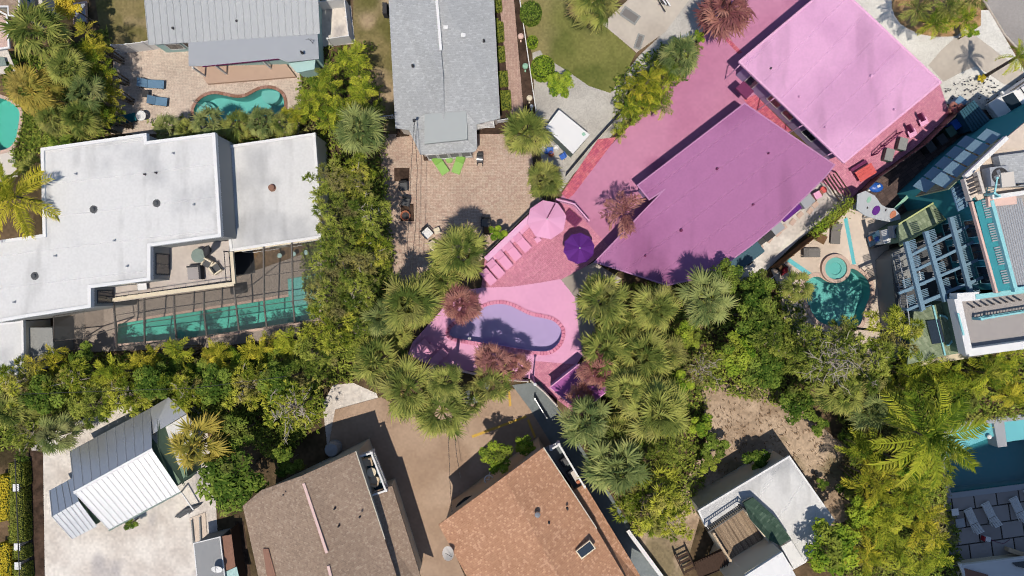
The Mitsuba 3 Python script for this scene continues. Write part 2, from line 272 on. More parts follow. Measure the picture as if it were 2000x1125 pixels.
ground('side_yard', 'mat_dark_paver', [(1655,400),(1702,352),(1790,285),(1868,212),(1935,215),(1990,300),(1880,370),(1780,440),(1735,425)])
ground('pool_deck', 'mat_beige_deck', [(1505,527),(1560,482),(1600,455),(1650,395),(1700,400),(1760,445),(1800,480),(1815,620),(1780,700),(1580,720),(1530,620),(1520,560)])
for q in ([(1647,428),(1654,424),(1671,516),(1664,517)], [(1536,510),(1542,504),(1588,536),(1578,540)]): ground('deck_stripe', 'mat_turquoise', q)
ground('patio', 'mat_taupe_deck', [(100,640),(182,592),(450,545),(640,480),(640,560),(618,650),(420,678),(110,690)])
ground('patio', 'mat_off_white', [(-30,296),(28,290),(36,345),(-30,365)])
ground('driveway', 'mat_tan_drive', [(655,800),(745,775),(770,790),(900,775),(1000,760),(1045,760),(1095,880),(1090,905),(870,1040),(915,1140),(800,1140),(700,900),(640,880)])
ground('apron', 'mat_teal_slab', [(1000,752),(1055,745),(1085,790),(1300,1140),(1255,1140),(1085,880),(1036,800)])
ground('apron', 'mat_teal_slab', [(905,760),(960,745),(945,785),(910,790)])
for q in ([(992,762),(996,762),(999,792),(994,794)], [(921,850),(1027,811),(1029,815),(923,855)], [(1029,820),(1033,818),(1047,853),(1043,855)]): ground('painted_line', 'mat_yellow', q)
ground('concrete_pad', 'mat_beige_deck', [(370,1012),(402,1000),(406,1062),(382,1062)])
# kerb between drive and road, and low concrete kerb of the planting bed
struct('kerb', MB().bar(W(1916,-8,.06), W(1962,68,.06), .14, .12).bar(W(1962,68,.06), W(2012,122,.06), .14, .12), 'mat_concrete')

def pool(key, label, floor, coping, depth=1.3, cw=.26, wl=-.06, z=.1, bricks=0, mats=None, rimmat=None):
    g = PG[key]; t = thing('swimming_pool', label, 'swimming pool')
    b = MB().sheet(g, -depth); ring = np.array(g.exterior.coords)
    if not g.exterior.is_ccw: ring = ring[::-1]
    for i in range(len(ring)-1):
        a, c = ring[i], ring[i+1]
        b.add([[*a, -depth], [*c, -depth], [*c, z], [*a, z]], [[0, 3, 2, 1]])
    part(t, 'basin', b, floor); part(t, 'water', MB().sheet(g, wl), 'mat_water')
    if bricks:
        e = LineString(ring); n = int(e.length/bricks); r = rng(5)
        out = g.buffer(cw)
        for i in range(n):
            s0, s1 = (i+.06)*e.length/n, (i+.94)*e.length/n
            p0, p1 = np.array(e.interpolate(s0).coords[0]), np.array(e.interpolate(s1).coords[0])
            d = p1-p0; d /= np.linalg.norm(d); nn = np.array([d[1], -d[0]])
            zz = .135+.008*r.random()
            q = [[*(p0-nn*.02), zz], [*(p1-nn*.02), zz], [*(p1+nn*cw), zz], [*(p0+nn*cw), zz]]
            part(t, 'coping__brick', MB().slab(q, .08), mats[int(r.random()*len(mats))])
        part(t, 'coping', MB().prism(g.buffer(cw-.02).difference(g), .0, .105), rimmat)
    else: part(t, 'coping', MB().prism(g.buffer(cw).difference(g.buffer(-.02)), 0, .13), coping)
    return t
t = pool('tl', 'small kidney shaped pool with reddish brick coping on the beige paver patio', 'mat_pool_teal', 'mat_brick_coping', cw=.24, bricks=.32, mats=['mat_brick_coping', 'mat_rust'], rimmat='mat_rust')
for i, (cx, cy, r_) in enumerate(((398,222,14),(398,222,20),(398,222,26))):
    part(t, 'step', MB().prism(Point(*W(cx-6, cy-2)[:2]).buffer(r_*S).intersection(PG['tl'].buffer(-.01)), -1.29, -.35-.22*i), 'mat_pool_step')
part(t, 'bench', MB().prism(Point(*W(525,182)[:2]).buffer(18*S).intersection(PG['tl'].buffer(-.01)), -1.29, -.45), 'mat_pool_step')
hr = MB()
for dx in (0, 7): hr.tube([W(376+dx,196+dx*.6,.0), W(376+dx,196+dx*.6,.8), W(382+dx,200+dx*.6,.95), W(392+dx,206+dx*.6,.6), W(396+dx,208+dx*.6,-.3)], .03)
part(t, 'handrail', hr, 'mat_galv', 40)
pool('left', 'green water pool cut off by the left edge, below the golden fan palm', 'mat_pool_green', 'mat_stone_coping')
t = pool('lap', 'long narrow teal lap pool under the screen enclosure of the white flat roofed house', 'mat_pool_green', 'mat_stone_coping', cw=.2)
part(t, 'sun_shelf', MB().prism(SP([(563,545),(622,535),(622,570),(565,580)]), 0.0, .16), 'mat_pool_step')
part(t, 'step', MB().prism(SP([(563,581),(620,571),(624,590),(566,598)]).intersection(PG['lap'].buffer(-.01)), -1.29, -.3), 'mat_pool_step')
t = pool('pink', 'freeform lilac pool with pink brick coping in the middle of the pink deck', 'mat_pool_lilac', None, depth=.9, cw=.3, bricks=.26, mats=['mat_pink_coping', 'mat_pink_coping_dark'], rimmat='mat_pink_grout')
part(t, 'skimmer_lid', MB().lathe([*W(917,661,-.13)[:2], -.1], [(0, .03), (.12, .03), (.14, 0)], 12), 'mat_white')
t = pool('heart', 'heart shaped turquoise pool with a round spa at its top on the beige deck', 'mat_pool_teal', 'mat_stone_coping', cw=.32)
spa = W(1628.6, 524.6)[:2]; s_ = thing('spa', 'round raised spa with a pale stone rim overlooking the heart shaped pool', 'spa')
part(s_, 'rim', MB().prism(Point(*spa).buffer(28*S, 24).difference(Point(*spa).buffer(21.5*S, 24)), 0, .45), 'mat_stone_coping')
part(s_, 'basin', MB().prism(Point(*spa).buffer(21.5*S, 24), .0, .14), 'mat_pool_teal')
part(s_, 'bench', MB().prism(Point(*spa).buffer(21.4*S, 24).difference(Point(*spa).buffer(12*S, 24)), .141, .26), 'mat_pool_step')
part(s_, 'water', MB().sheet(Point(*spa).buffer(21.5*S, 24), .40), 'mat_water')
part(s_, 'spillway', MB().box([*W(1634,548.5), ][:2]+[.4], (.35, .32, .1)), 'mat_slate')
t = pool('br', 'large deep teal pool beside the grey slab terrace in the bottom right corner', 'mat_pool_deep', 'mat_flat_grey', cw=.42)
part(t, 'sun_shelf', MB().prism(SP([(1846,880),(1850,846),(1880,830),(1948,822),(1956,850),(1900,872),(1870,885)]).intersection(PG['br'].buffer(-.01)), -1.29, -.35), 'mat_pool_ledge')
part(t, 'sun_shelf', MB().prism(SP([(1962,820),(2030,812),(2030,858),(1990,862),(1968,866)]).intersection(PG['br'].buffer(-.01)), -1.29, -.35), 'mat_pool_ledge')
part(t, 'divider_wall', MB().prism(SP([(1940,818),(1961,816),(1968,872),(1950,874)]), -1.29, -.05), 'mat_flat_grey')
# slab terrace beside it: each slab a piece
te = struct('terrace', MB().sheet(SP([(1838,962),(2030,935),(2030,1140),(1860,1140)]).difference(ALLP.buffer(.42)), .012), 'mat_black')
u = W(2000,943)[:2]-W(1840,966)[:2]; u /= np.linalg.norm(u); v_ = np.array([u[1], -u[0]])
o = W(1838,970)[:2]
for r_ in range(8):
    off = (.0, .9)[r_ % 2]-1.0
    for c_ in range(6):
        a = o+u*(off+c_*1.86)+v_*(r_*1.42); q = Polygon([a, a+u*1.74, a+u*1.74+v_*1.3, a+v_*1.3]).intersection(SP([(1838,962),(2030,935),(2030,1140),(1860,1140)])).difference(ALLP.buffer(.44))
        if q.area > .1:
            k = numbered('terrace__slab'); scene[k] = mikit.ply(MB().prism(q, .013, .05+.004*((r_*7+c_*3) % 4)).mesh(), 'mat_grey_deck' if (r_+c_*2) % 3 else 'mat_taupe_slab')
plain('mat_taupe_slab', C(156, 150, 150))
# ------------------------------------------------------------------ buildings
def fascia_roof(t, pts, z, mat, th=.22, rim=0.0, rimh=.1, rimmat='mat_white', name='roof', eave=.35, wall='mat_off_white', base=0.0, walls=True, smooth=False):
    g = SP(pts, z)
    if walls: part(t, 'wall', MB().prism(g.buffer(-eave, join_style=2), base, z-th), wall)
    part(t, name, MB().prism(g, z-th, z), mat)
    if rim: part(t, 'parapet' if rimh > .08 else 'edge_trim', MB().prism(g.buffer(.02, join_style=2).difference(g.buffer(-rim, join_style=2)), z-th*.9, z+rimh), rimmat)
    return g
def seams(t, pts, z, ang, gap, mat, w=.05, inset=.25, h=.012):
    g = SP(pts, z).buffer(-inset, join_style=2); d = np.array([math.cos(ang), math.sin(ang)]); n = np.array([-d[1], d[0]]); c = np.array(g.centroid.coords[0]); k = -40.0
    while k < 40:
        l = LineString([c+n*k-d*60, c+n*k+d*60]).intersection(g); k += gap
        for s in getattr(l, 'geoms', [l]):
            if s.geom_type == 'LineString' and s.length > .5:
                a, b = s.coords[0], s.coords[-1]; part(t, 'roof__seam', MB().bar([*a, z+h/2], [*b, z+h/2], w, h), mat)
def window(t, a, b, z0, z1, off=.03, pane='mat_glass_dark', frame='mat_white', bars=1, fw=.07, name='window'):
    a, b = np.array(a[:2]), np.array(b[:2]); d = b-a; l = np.linalg.norm(d); d /= l; n = np.array([-d[1], d[0]])
    m = (a+b)/2
    if n@(-m) < 0: n = -n
    m3 = lambda s, z: np.array([*(a+d*s+n*off), z])
    k = part(t, name, MB().bar(m3(0, z0), m3(l, z0), fw, fw).bar(m3(0, z1), m3(l, z1), fw, fw).bar(m3(fw/2, z0), m3(fw/2, z1), fw, fw).bar(m3(l-fw/2, z0), m3(l-fw/2, z1), fw, fw), frame)
    for i in range(bars):
        s0, s1 = fw+(l-2*fw)*i/bars, fw+(l-2*fw)*(i+1)/bars
        part(k, 'pane', MB().bar(m3(s0+.02, (z0+z1)/2), m3(s1-.02, (z0+z1)/2), .03, z1-z0-fw), pane)
def edge(pts, z, i, f0, f1, inset=.35):
    """a stretch of the wall below edge i of a roof outline"""
    g = list(SP(pts, z).buffer(-inset, join_style=2).exterior.coords); raw = PL(pts, z)
    a, b = np.array(raw[i]), np.array(raw[(i+1) % len(raw)])
    best = min(range(len(g)-1), key=lambda k: np.linalg.norm((np.array(g[k])+np.array(g[k+1]))/2-(a+b)/2))
    p, q = np.array(g[best]), np.array(g[best+1])
    if (q-p)@(b-a) < 0: p, q = q, p
    return p+(q-p)*f0, p+(q-p)*f1
def panels(t, r0, r1, e0, e1, n, mat, th=.03, rib=.045, name='panel', parent='roof'):
    """standing seam slope from ridge r0-r1 to eave e0-e1: every panel a tray with its rib"""
    r0, r1, e0, e1 = map(np.asarray, (r0, r1, e0, e1)); d = (r1-r0)/np.linalg.norm(r1-r0)
    for i in range(n):
        f0, f1 = i/n, (i+1)/n
        a, b, c, e = r0+(r1-r0)*f0, r0+(r1-r0)*f1, e0+(e1-e0)*f1, e0+(e1-e0)*f0
        w = .012/np.linalg.norm(b-a)
        m = MB().slab([a+(b-a)*w, b-(b-a)*w, c-(c-e)*w, e+(c-e)*w], th)
        m.bar(a+d*.03+[0, 0, .022], e+d*.03+[0, 0, .022], .05, rib)
        part(t, f'{parent}__{name}', m, mat)
def vent(t, px, py, z, r=.12, h=.3, mat='mat_charcoal', name='roof_vent'):
    c = W(px, py, z); part(t, name, MB().lathe(c, [(r*1.6, -.1), (r*1.5, .03), (r, .05), (r, h), (r*1.3, h), (r*1.2, h+.06), (0, h+.1)], 10), mat)

# --- metal roofed house, top left
t = thing('house', 'house with a blue grey metal roof and a covered patio beside the kidney pool', 'house')
part(t, 'wall', MB().prism(SP([(284,-15),(614,-15),(612,30),(618,112),(565,118),(550,108),(400,112),(372,110),(372,78),(295,82)], 2.6), 0, 2.6), 'mat_pale_teal')
panels(t, W(276,-60,5.0), W(618,-75,5.0), W(290,88,3.1), W(625,66,3.1), 25, 'mat_metal_blue')
k = part(t, 'patio_roof', MB().slab([W(367,52,3.25), W(618,24,3.25), W(623,115,2.85), W(562,121,2.85), W(551,113.5,2.85), W(395.5,129,2.85), W(368.5,129,2.85)], .1), 'mat_flat_grey')
part(t, 'fascia', MB().bar(W(396,130,2.74), W(552,114.5,2.74), .06, .2), 'mat_plum')
struct('porch_floor', MB().prism(SP([(388,132),(552,112),(565,132),(580,152),(408,166)]), 0.01, .36+.0), 'mat_tan_slab')
for x, y in ((404,151),(446,147),(532,136)): part(t, 'post', MB().bar(W(x, y, .05), [*W(x, y)[:2], 2.7], .12), 'mat_white')
part(t, 'annex_roof', MB().prism(SP([(563,124),(616,117),(614,135),(580,142)], 2.2), 2.1, 2.2), 'mat_pale_teal')
part(t, 'annex_wall', MB().prism(SP([(566,125),(614,119),(612,133),(582,139)], 2.2), 0, 2.1), 'mat_pale_teal')
for x, y in ((340,57),(473,8),(464,43),(590,103)): vent(t, x, y, 3.4, .07, .25)
window(t, W(314,81,2.6)[:2], W(345,79.5,2.6)[:2], .9, 2.1, off=.06, bars=2); window(t, W(350,79,2.6)[:2], W(371,78,2.6)[:2], .05, 2.2, off=.06, bars=1, pane='mat_bronze', name='door')
k = numbered('tv_antenna'); labels[k] = {'label': 'thin dark aerial on the lower grey roof of the metal roofed house', 'category': 'antenna'}
c = W(612,86,2.9); scene[k] = mikit.ply(MB().tube([c, c+[0, 0, 1.0]], .02).bar(c+[-.35, 0, .95], c+[.35, 0, .95], .02).bar(c+[-.2, .2, .8], c+[.2, -.2, .8], .02).mesh(), 'mat_charcoal')

def panel_fence(label, pts, h, mat, pw=1.8, name='fence', topbar=True, group=None, post=.12, th=.05):
    t = thing(name, label, 'fence', group)
    for (x0, y0), (x1, y1) in zip(pts, pts[1:]):
        a, b = W(x0, y0), W(x1, y1); n = max(1, int(round(np.linalg.norm(b-a)/pw)))
        for i in range(n):
            p, q = a+(b-a)*i/n, a+(b-a)*(i+1)/n; d = (q-p)/np.linalg.norm(q-p)
            part(t, 'panel', MB().bar(p+d*.07+[0, 0, h/2], q-d*.07+[0, 0, h/2], th, h-.04), mat)
            part(t, 'post', MB().bar(p, p+[0, 0, h+.05], post), mat)
        part(t, 'post', MB().bar(b, b+[0, 0, h+.05], post), mat)
    return t
def rail_fence(label, pts, h, mat, step=.14, z=0.0, name='railing', pk=.035, cat='railing', base=None, rail=.06, group=None, stuff=False):
    t = base or thing(name, label, cat, group)
    if base: t = numbered(base+'__railing'); first = True
    m = MB(); bal = []
    for p_, q_ in zip(pts, pts[1:]):
        a, b = (np.array([*W(*p_, z)[:2], z]) if len(p_) == 2 else np.asarray(p_, float) for p_ in (p_, q_))
        m.bar(a+[0, 0, h], b+[0, 0, h], rail, rail*.8).bar(a+[0, 0, .1], b+[0, 0, .1], rail*.7)
        m.bar(a, a+[0, 0, h+.05], rail*1.5).bar(b, b+[0, 0, h+.05], rail*1.5)
        n = int(np.linalg.norm(b-a)/step)
        for i in range(1, n): bal.append((a+(b-a)*i/n+[0, 0, .1], a+(b-a)*i/n+[0, 0, h-.02]))
    if base: scene[t] = mikit.ply(m.mesh(), mat)
    else: part(t, 'rail', m, mat)
    for a, b in bal: part(t, 'baluster', MB().bar(a, b, pk), mat)
    return t
panel_fence('white vinyl panel fence between the back lawn and the beige patio', [(242,103),(270,101),(300,97),(322,92)], 1.9, 'mat_white')
panel_fence('white vinyl fence closing the small side yard right of the metal roofed house', [(628,20),(682,14),(690,84),(650,90)], 1.8, 'mat_white')
ground('patio', 'mat_shell_sand', [(622,18),(686,12),(694,86),(628,92)])

procm('mat_balcony_tile', grainy(C(204, 193, 186), C(190, 178, 170), .5, 6, 1.2, .06))
# --- white flat roofed house, left
Z1, Z2 = 6.6, 3.6
t = thing('house', 'big white flat roofed house with roof drains, a recessed balcony and a screened lap pool', 'house')
A = [(82,290),(287,261),(288,277),(421,260),(433,462),(295,481),(295,547),(179,562),(179,600),(60,618),(-30,634),(-30,474),(86,458)]
g = fascia_roof(t, A, Z1, 'mat_white_roof', th=.35, rim=.22, rimh=.14, eave=.05, wall='mat_wall_grey', name='roof')
seams(t, A, Z1, .12, 2.4, 'mat_white_roof')
for x, y in ((150,340),(225,470),(340,300),(380,400),(110,500),(30,590),(250,520)): vent(t, x, y, Z1, .05, .22, 'mat_flat_grey')
B = [(433,287),(616,260),(631,464),(450,491)]
g = fascia_roof(t, B, Z2, 'mat_white_roof', th=.3, rim=.2, rimh=.12, eave=.05, wall='mat_cream', name='lower_roof')
D = [(-30,634),(46,626),(48,728),(-30,745)]
fascia_roof(t, D, 3.4, 'mat_white_roof', th=.25, rim=.16, rimh=.08, eave=.05, wall='mat_cream', name='wing_roof')
a, b = edge(D, 3.4, 1, .25, .55, .05); window(t, a, b, 1.1, 2.3, bars=2)
part(t, 'wing_wall', MB().prism(SP([(50,640),(102,640),(105,690),(50,715)], 2.7), 0, 2.7), 'mat_grey_wall')
a, b = W(58,640,1.5)[:2], W(58,676,1.5)[:2]
# balcony: floor slab, beam, railing, doors
dz = 3.6
part(t, 'balcony_floor', MB().prism(SP([(180,596),(455,558),(452,470),(300,480),(180,560)], dz), dz-.25, dz), 'mat_balcony_tile')
part(t, 'balcony_beam', MB().bar(W(213,586,dz+.12), W(458,554,dz+.12), .3, .3).bar(W(458,554,dz+.12), W(453,492,dz+.12), .25, .3), 'mat_ivory')
rail_fence('', [(183,588),(452,549),(448,492)], 1.05, 'mat_charcoal', .9, dz, base=t, pk=.03, rail=.05)
def wallbox(pxa, pxb, z): return W(*pxa, z)[:2], W(*pxb, z)[:2]
a, b = edge(A, Z1, 5, .2, .85, .05); window(t, a, b, dz+.1, dz+2.2, bars=2, frame='mat_slate', name='sliding_door')
a, b = edge(A, Z1, 7, .15, .85, .05); window(t, a, b, dz+.1, dz+2.2, bars=1, frame='mat_slate', name='sliding_door')
a, b = edge(A, Z1, 6, .35, .6, .05); window(t, a, b, dz+.1, dz+2.2, bars=2, frame='mat_cream', name='sliding_door')
for x, y in ((183,409),(306,397),(68,539)):
    c = W(x, y, Z1); part(t, 'roof_drain', MB().lathe(c, [(.3, 0.003), (.28, .012), (.13, .02), (.13, .14), (.1, .18), (0, .18)], 14), 'mat_slate')
vent(t, 532, 367, Z2, .2, .25, 'mat_rust', 'roof_drain')
for x, y in ((284,341),(306,338)): vent(t, x, y, Z1, .05, .2)
part(t, 'roof_edge_gutter', MB().bar(W(450,492,Z2-.05), W(631,465,Z2-.05), .14, .14), 'mat_ivory')
a, b = edge(B, Z2, 2, .62, .96, .05); window(t, a, b, .1, 2.2, bars=2, frame='mat_white', name='sliding_door')
a, b = edge(B, Z2, 2, .1, .5, .05); window(t, a, b, .1, 2.2, bars=3, frame='mat_white', name='sliding_door')
# screen enclosure over the lap pool
t = thing('pool_enclosure', 'dark bronze framed screen enclosure over the long lap pool', 'screen enclosure'); zc = 3.3
up = [(222,592),(282,583),(340,577),(398,569),(457,561),(515,482),(570,474),(628,466)]
dn = [(226,640),(282,630),(341,622),(399,613),(462,604),(516,596),(572,588),(626,580)]
fr = [(228,678),(283,672),(345,664),(404,655),(467,646),(521,638),(576,630),(630,622)]
for (a, b, c) in zip(up, dn, fr):
    za = zc+.2 if a[1] > 500 else zc+.5
    part(t, 'beam', MB().bar(W(*a, za), W(*b, zc), .11, .15), 'mat_bronze'); part(t, 'beam', MB().bar(W(*b, zc), W(*c, zc-.5), .11, .15), 'mat_bronze')
    p = W(*c, zc-.5); part(t, 'post', MB().bar([p[0], p[1], 0], p, .08), 'mat_bronze')
for row, z in ((dn, zc), (fr, zc-.5)):
    for a, b in zip(row, row[1:]): part(t, 'purlin', MB().bar(W(*a, z), W(*b, z), .06, .08), 'mat_bronze')
mid = [((a[0]+b[0])/2, (a[1]+b[1])/2) for a, b in zip(up, dn)]
for a, b in zip(mid, mid[1:]): part(t, 'purlin', MB().bar(W(*a, zc+.15), W(*b, zc+.15), .05, .06), 'mat_bronze')
for i in range(7):
    for r0, r1, z0, z1 in ((up, dn, zc+.2, zc), (dn, fr, zc, zc-.5)):
        q = [W(*r0[i], z0+.07), W(*r0[i+1], z0+.07), W(*r1[i+1], z1+.07), W(*r1[i], z1+.07)]
        part(t, 'screen', MB().add(q, [[0, 3, 2, 1]]), 'mat_screen')
t = thing('pool_enclosure', 'small dark screened porch cage at the lower left corner of the white house', 'screen enclosure')
q = [(105,618),(166,606),(222,594),(228,640),(165,660),(105,666)]
for (x, y) in q: part(t, 'post', MB().bar(W(x, y, 0)*[1, 1, 0], [*W(x, y, 2.6)[:2], 2.6], .07), 'mat_bronze')
for a, b in zip(q, q[1:]+q[:1]): part(t, 'beam', MB().bar(W(*a, 2.6), W(*b, 2.6), .06, .1), 'mat_bronze')
part(t, 'screen', MB().sheet(SP(q[:1]+[q[1]]+[q[4], q[5]], 2.62), 2.66), 'mat_screen')

# --- grey shingle house, top centre
t = thing('house', 'grey shingle roofed house with a glazed porch facing the rose paver patio', 'house')
ze, zr = 3.0, 4.0
E_ = [(757,-40),(772,250),(798,253),(977,232),(963,-40)]
part(t, 'wall', MB().prism(SP([(762,-40),(778,246),(797,249),(925,240),(970,226),(956,-40)], ze), 0, ze-.15), 'mat_off_white')
part(t, 'porch_side_wall', MB().prism(SP([(800,248),(823,296),(921,291),(925,241)], 2.4), 0, 2.4), 'mat_off_white')
part(t, 'roof', MB().slab([W(757,-40,ze), W(849,-40,zr), W(866,150,zr), W(868,252,ze+.25), W(797,254,ze), W(772,250,ze)], .14).slab([W(849,-40,zr), W(963,-40,ze), W(977,231,ze), W(930,243,ze), W(868,252,ze+.25), W(866,150,zr)], .14), 'mat_grey_shingle')
part(t, 'ridge_cap', MB().bar(W(850,-40,zr+.06), W(861,98,zr+.06), .22, .1), 'mat_white')
part(t, 'porch_roof', MB().slab([W(797,250,ze+.02), W(829,222,ze+.32), W(911,216,ze+.32), W(931,242,ze+.02), W(932,290,2.75), W(913,272,2.98), W(829,281,2.98), W(821,302,2.75), W(814,267,2.9)], .1).slab([W(829,281,2.98), W(913,272,2.98), W(932,290,2.75), W(926,297,2.72), W(821,302,2.72)], .1), 'mat_grey_shingle')
part(t, 'porch_roof_membrane', MB().prism(SP([(829,223),(911,217),(913,272),(829,281)], 3.35), 3.0, 3.36), 'mat_membrane')
ga, gb = W(838,312.5)[:2], W(923,306.5)[:2]
part(t, 'porch_wall', MB().bar([*ga, .25], [*gb, .25], .16, .5).bar([*ga, 2.5], [*gb, 2.5], .16, .16), 'mat_white')
for i in range(4): window(t, ga+(gb-ga)*(i+.02)/4, ga+(gb-ga)*(i+.98)/4, .5, 2.42, off=.02, pane='mat_grey_wall', fw=.1, name='glazed_panel')
for x, y in ((870.5,54),(905,69)): part(t, 'roof_hatch', MB().box(W(x, y, zr-.25), (.36, .3, .2), -.05), 'mat_white')
for x, y in ((806,129),(945,80)): vent(t, x, y, zr-.5, .07, .2)
part(t, 'wall_cabinet', MB().box(W(753,20,1.2), (.35, .9, 1.0)), 'mat_charcoal')
part(t, 'service_mast', MB().tube([W(809,235,3.0), W(809,235,4.6)], .05).box(W(809,235,4.6), (.2, .2, .25)), 'mat_charcoal')
t2 = thing('trellis', 'small white slatted awning at the right end of the grey shingle house', 'awning')
for i in range(7): part(t2, 'slat', MB().bar(W(932,236.5+i*2.3,2.3), W(963.5,234.5+i*2.3,2.3), .05, .03), 'mat_white')
part(t2, 'frame', MB().bar(W(932,235.5,2.24), W(934,252,2.24), .07).bar(W(963,233,2.24), W(965,249,2.24), .07).bar(W(934,252,0)*[1,1,0], [*W(934,252,2.2)[:2], 2.2], .07).bar(W(965,249,0)*[1,1,0], [*W(965,249,2.2)[:2], 2.2], .07), 'mat_white')
rail_fence('short white picket gate left of the grey shingle house', [(746,234),(771,231)], 1.1, 'mat_white', .16, pk=.06)
panel_fence('low white fence stub right of the grey shingle house', [(968,241),(992,237)], 1.0, 'mat_white')

# --- pink property
t = thing('house', 'flat bright pink roofed house in the top right with gutters along its edges', 'house')
zp = 3.5; A = [(1443,121),(1640,-48),(1660,-4),(1837,161),(1648,318)]
A = [(1443,121),(1616,-24),(1650,-14),(1837,161),(1648,318)]
g = fascia_roof(t, A, zp, 'mat_pink_roof', th=.2, rim=.1, rimh=.03, rimmat='mat_pink_trim', eave=.55, wall='mat_lilac_wall')
seams(t, A, zp, .79, 1.9, 'mat_pink_roof')
for x, y, r_ in ((1560,190,.06),(1700,150,.09),(1610,250,.05),(1745,215,.06)): vent(t, x, y, zp, r_, .22, 'mat_pink_trim')
gut = MB()
for a, b in zip(A, A[1:]+A[:1]): gut.bar(W(*a, zp-.1), W(*b, zp-.1), .14, .12)
part(t, 'gutter', gut, 'mat_pink_trim')
for f in (.02, .35, .62, .9):
    p = np.array([1443, 121])*(1-f)+np.array([1648, 318])*f; q = W(*p, zp-.15); part(t, 'downpipe', MB().tube([q, q*[.99, .99, 1]-[0, 0, .3], [*(q[:2]*.985), 0.1]], .045), 'mat_pink_trim')
for f0, f1, z0, z1 in ((.08, .17, .1, 2.1), (.3, .42, 1.0, 2.1), (.46, .56, 1.0, 2.1), (.68, .8, 1.0, 2.1)):
    a, b = edge(A, zp, 4, 1-f1, 1-f0, .55); window(t, a, b, z0, z1, bars=2, frame='mat_white')
vent(t, 1505, 134, zp, .05, .15)
part(t, 'awning', MB().slab([W(1437,172,2.5), W(1453,158,2.5), W(1473,178,2.3), W(1457,194,2.25)], .08).bar(W(1437,172,2.45), W(1458,194,2.2), .08, .2), 'mat_plum')
t = thing('house', 'flat mauve roofed house between the pink driveway and the white sand side path', 'house'); zm = 3.0
A = [(1454,201),(1631,322),(1612,346),(1525,432),(1470,478),(1420,515),(1385,540),(1303,558),(1160,512),(1190,481),(1291,376),(1268,391),(1244,362)]
g = fascia_roof(t, A, zm, 'mat_mauve_roof', th=.2, rim=.09, rimh=.03, rimmat='mat_mauve_trim', eave=.4, wall='mat_lilac_wall')
seams(t, A, zm, .64, 1.9, 'mat_mauve_roof')
for x, y, r_ in ((1400,330,.07),(1500,300,.05),(1330,450,.09),(1470,400,.06),(1260,500,.06)): vent(t, x, y, zm, r_, .22, 'mat_plum')
A = None
t = thing('shed', 'small violet flat roofed shed at the bottom corner of the pink property', 'shed'); A = [(1073,757),(1131,711),(1192,760),(1135,806)]
fascia_roof(t, A, 2.4, 'mat_violet_roof', th=.12, eave=.12, wall='mat_lilac_wall', rim=.05, rimh=.02, rimmat='mat_pink_trim')
t = thing('wall', 'long pale pink garden wall behind the row of pink sun loungers', 'wall')
part(t, 'masonry', MB().bar(W(950,506,.85), W(1062,399,.85), .35, 1.7), 'mat_pink_cloth'); part(t, 'cap', MB().bar(W(949,507,1.73), W(1064,397,1.73), .46, .07), 'mat_pink_trim')
part(t, 'ledge', MB().bar(W(957,509,.25), W(1066,406,.25), .5, .5), 'mat_pink_deck')
panel_fence('dark fence between the rose paver patio and the pink garden wall', [(944,503),(1000,449),(1058,393)], 1.5, 'mat_bronze', th=.04)
rail_fence('white picket railing round the top corner of the pink terrace', [(1086,393),(1120,402),(1147,433)], 1.15, 'mat_pink_trim', .15, pk=.07, rail=.1)
panel_fence('dark wire mesh fence between the gravel yard and the pink driveway', [(1105,344),(1150,290),(1200,235),(1252,180)], 1.1, 'mat_charcoal', th=.03, post=.06, pw=2.4)
panel_fence('white boundary fence along the lower edge of the pink pool deck', [(838,716),(900,722),(970,738),(1030,742)], 1.2, 'mat_off_white', th=.06)
panel_fence('white boundary fence running down beside the violet shed', [(1036,740),(1062,762),(1086,788)], 1.4, 'mat_off_white', th=.1)
t = thing('lamp_post', 'slim pink post standing at the lower edge of the lilac pool', 'lamp post')
c = W(1041,734); part(t, 'post', MB().tube([c, c+[0, 0, 5.2]], [.07, .05], 8), 'mat_pink_trim', 40); part(t, 'lamp', MB().lathe(c+[0, 0, 5.2], [(.05, 0), (.12, .05), (.12, .2), (0, .26)], 10), 'mat_white')
t = thing('pergola_gate', 'dark timber trellis screen across the side path by the mauve roofed house', 'trellis')
for i in range(5):
    p, q = W(1612+i*5,352-i*4,2.1), W(1640+i*5,392-i*4,2.1); part(t, 'slat', MB().bar(p, q, .09, .06), 'mat_dark_wood')
for x, y in ((1612,352),(1640,392),(1632,336),(1660,376)): part(t, 'post', MB().bar(W(x, y)*[1, 1, 0], [*W(x, y, 2.05)[:2], 2.05], .1), 'mat_dark_wood')
# --- metal roofed cottage, bottom left
t = thing('house', 'cottage with a pitched galvanized metal roof on the white sand, bottom left', 'house')
ze, zr = 2.7, 4.0
part(t, 'wall', MB().prism(SP([(150,880),(320,790),(362,930),(345,950),(216,1022)], ze).intersection(SP([(148,880),(325,785),(372,945),(216,1026)], ze)), 0, ze-.05), 'mat_sage_wall')
panels(t, W(145,962,zr), W(297,878,zr), W(136.5,881,ze), W(294,797,ze), 9, 'mat_metal_roof')
panels(t, W(145,962,zr), W(297,878,zr), W(213,1035,ze), W(353,960,ze), 15, 'mat_metal_roof')
g_ = [W(300,880,zr-.15), W(300,810,ze), W(352,950,ze)]
m = MB(); a3 = [W(297,878,zr-.1)*[.985,.985,1], W(297,800,ze)*[.985,.985,1], W(350,957,ze)*[.985,.985,1]]
m.add(a3+[x*[1, 1, 0]+[.12, 0, x[2]] for x in a3], [[0, 2, 1], [3, 4, 5]]).add(a3, [[0, 1, 2]]); part(t, 'gable', m, 'mat_sage_wall')
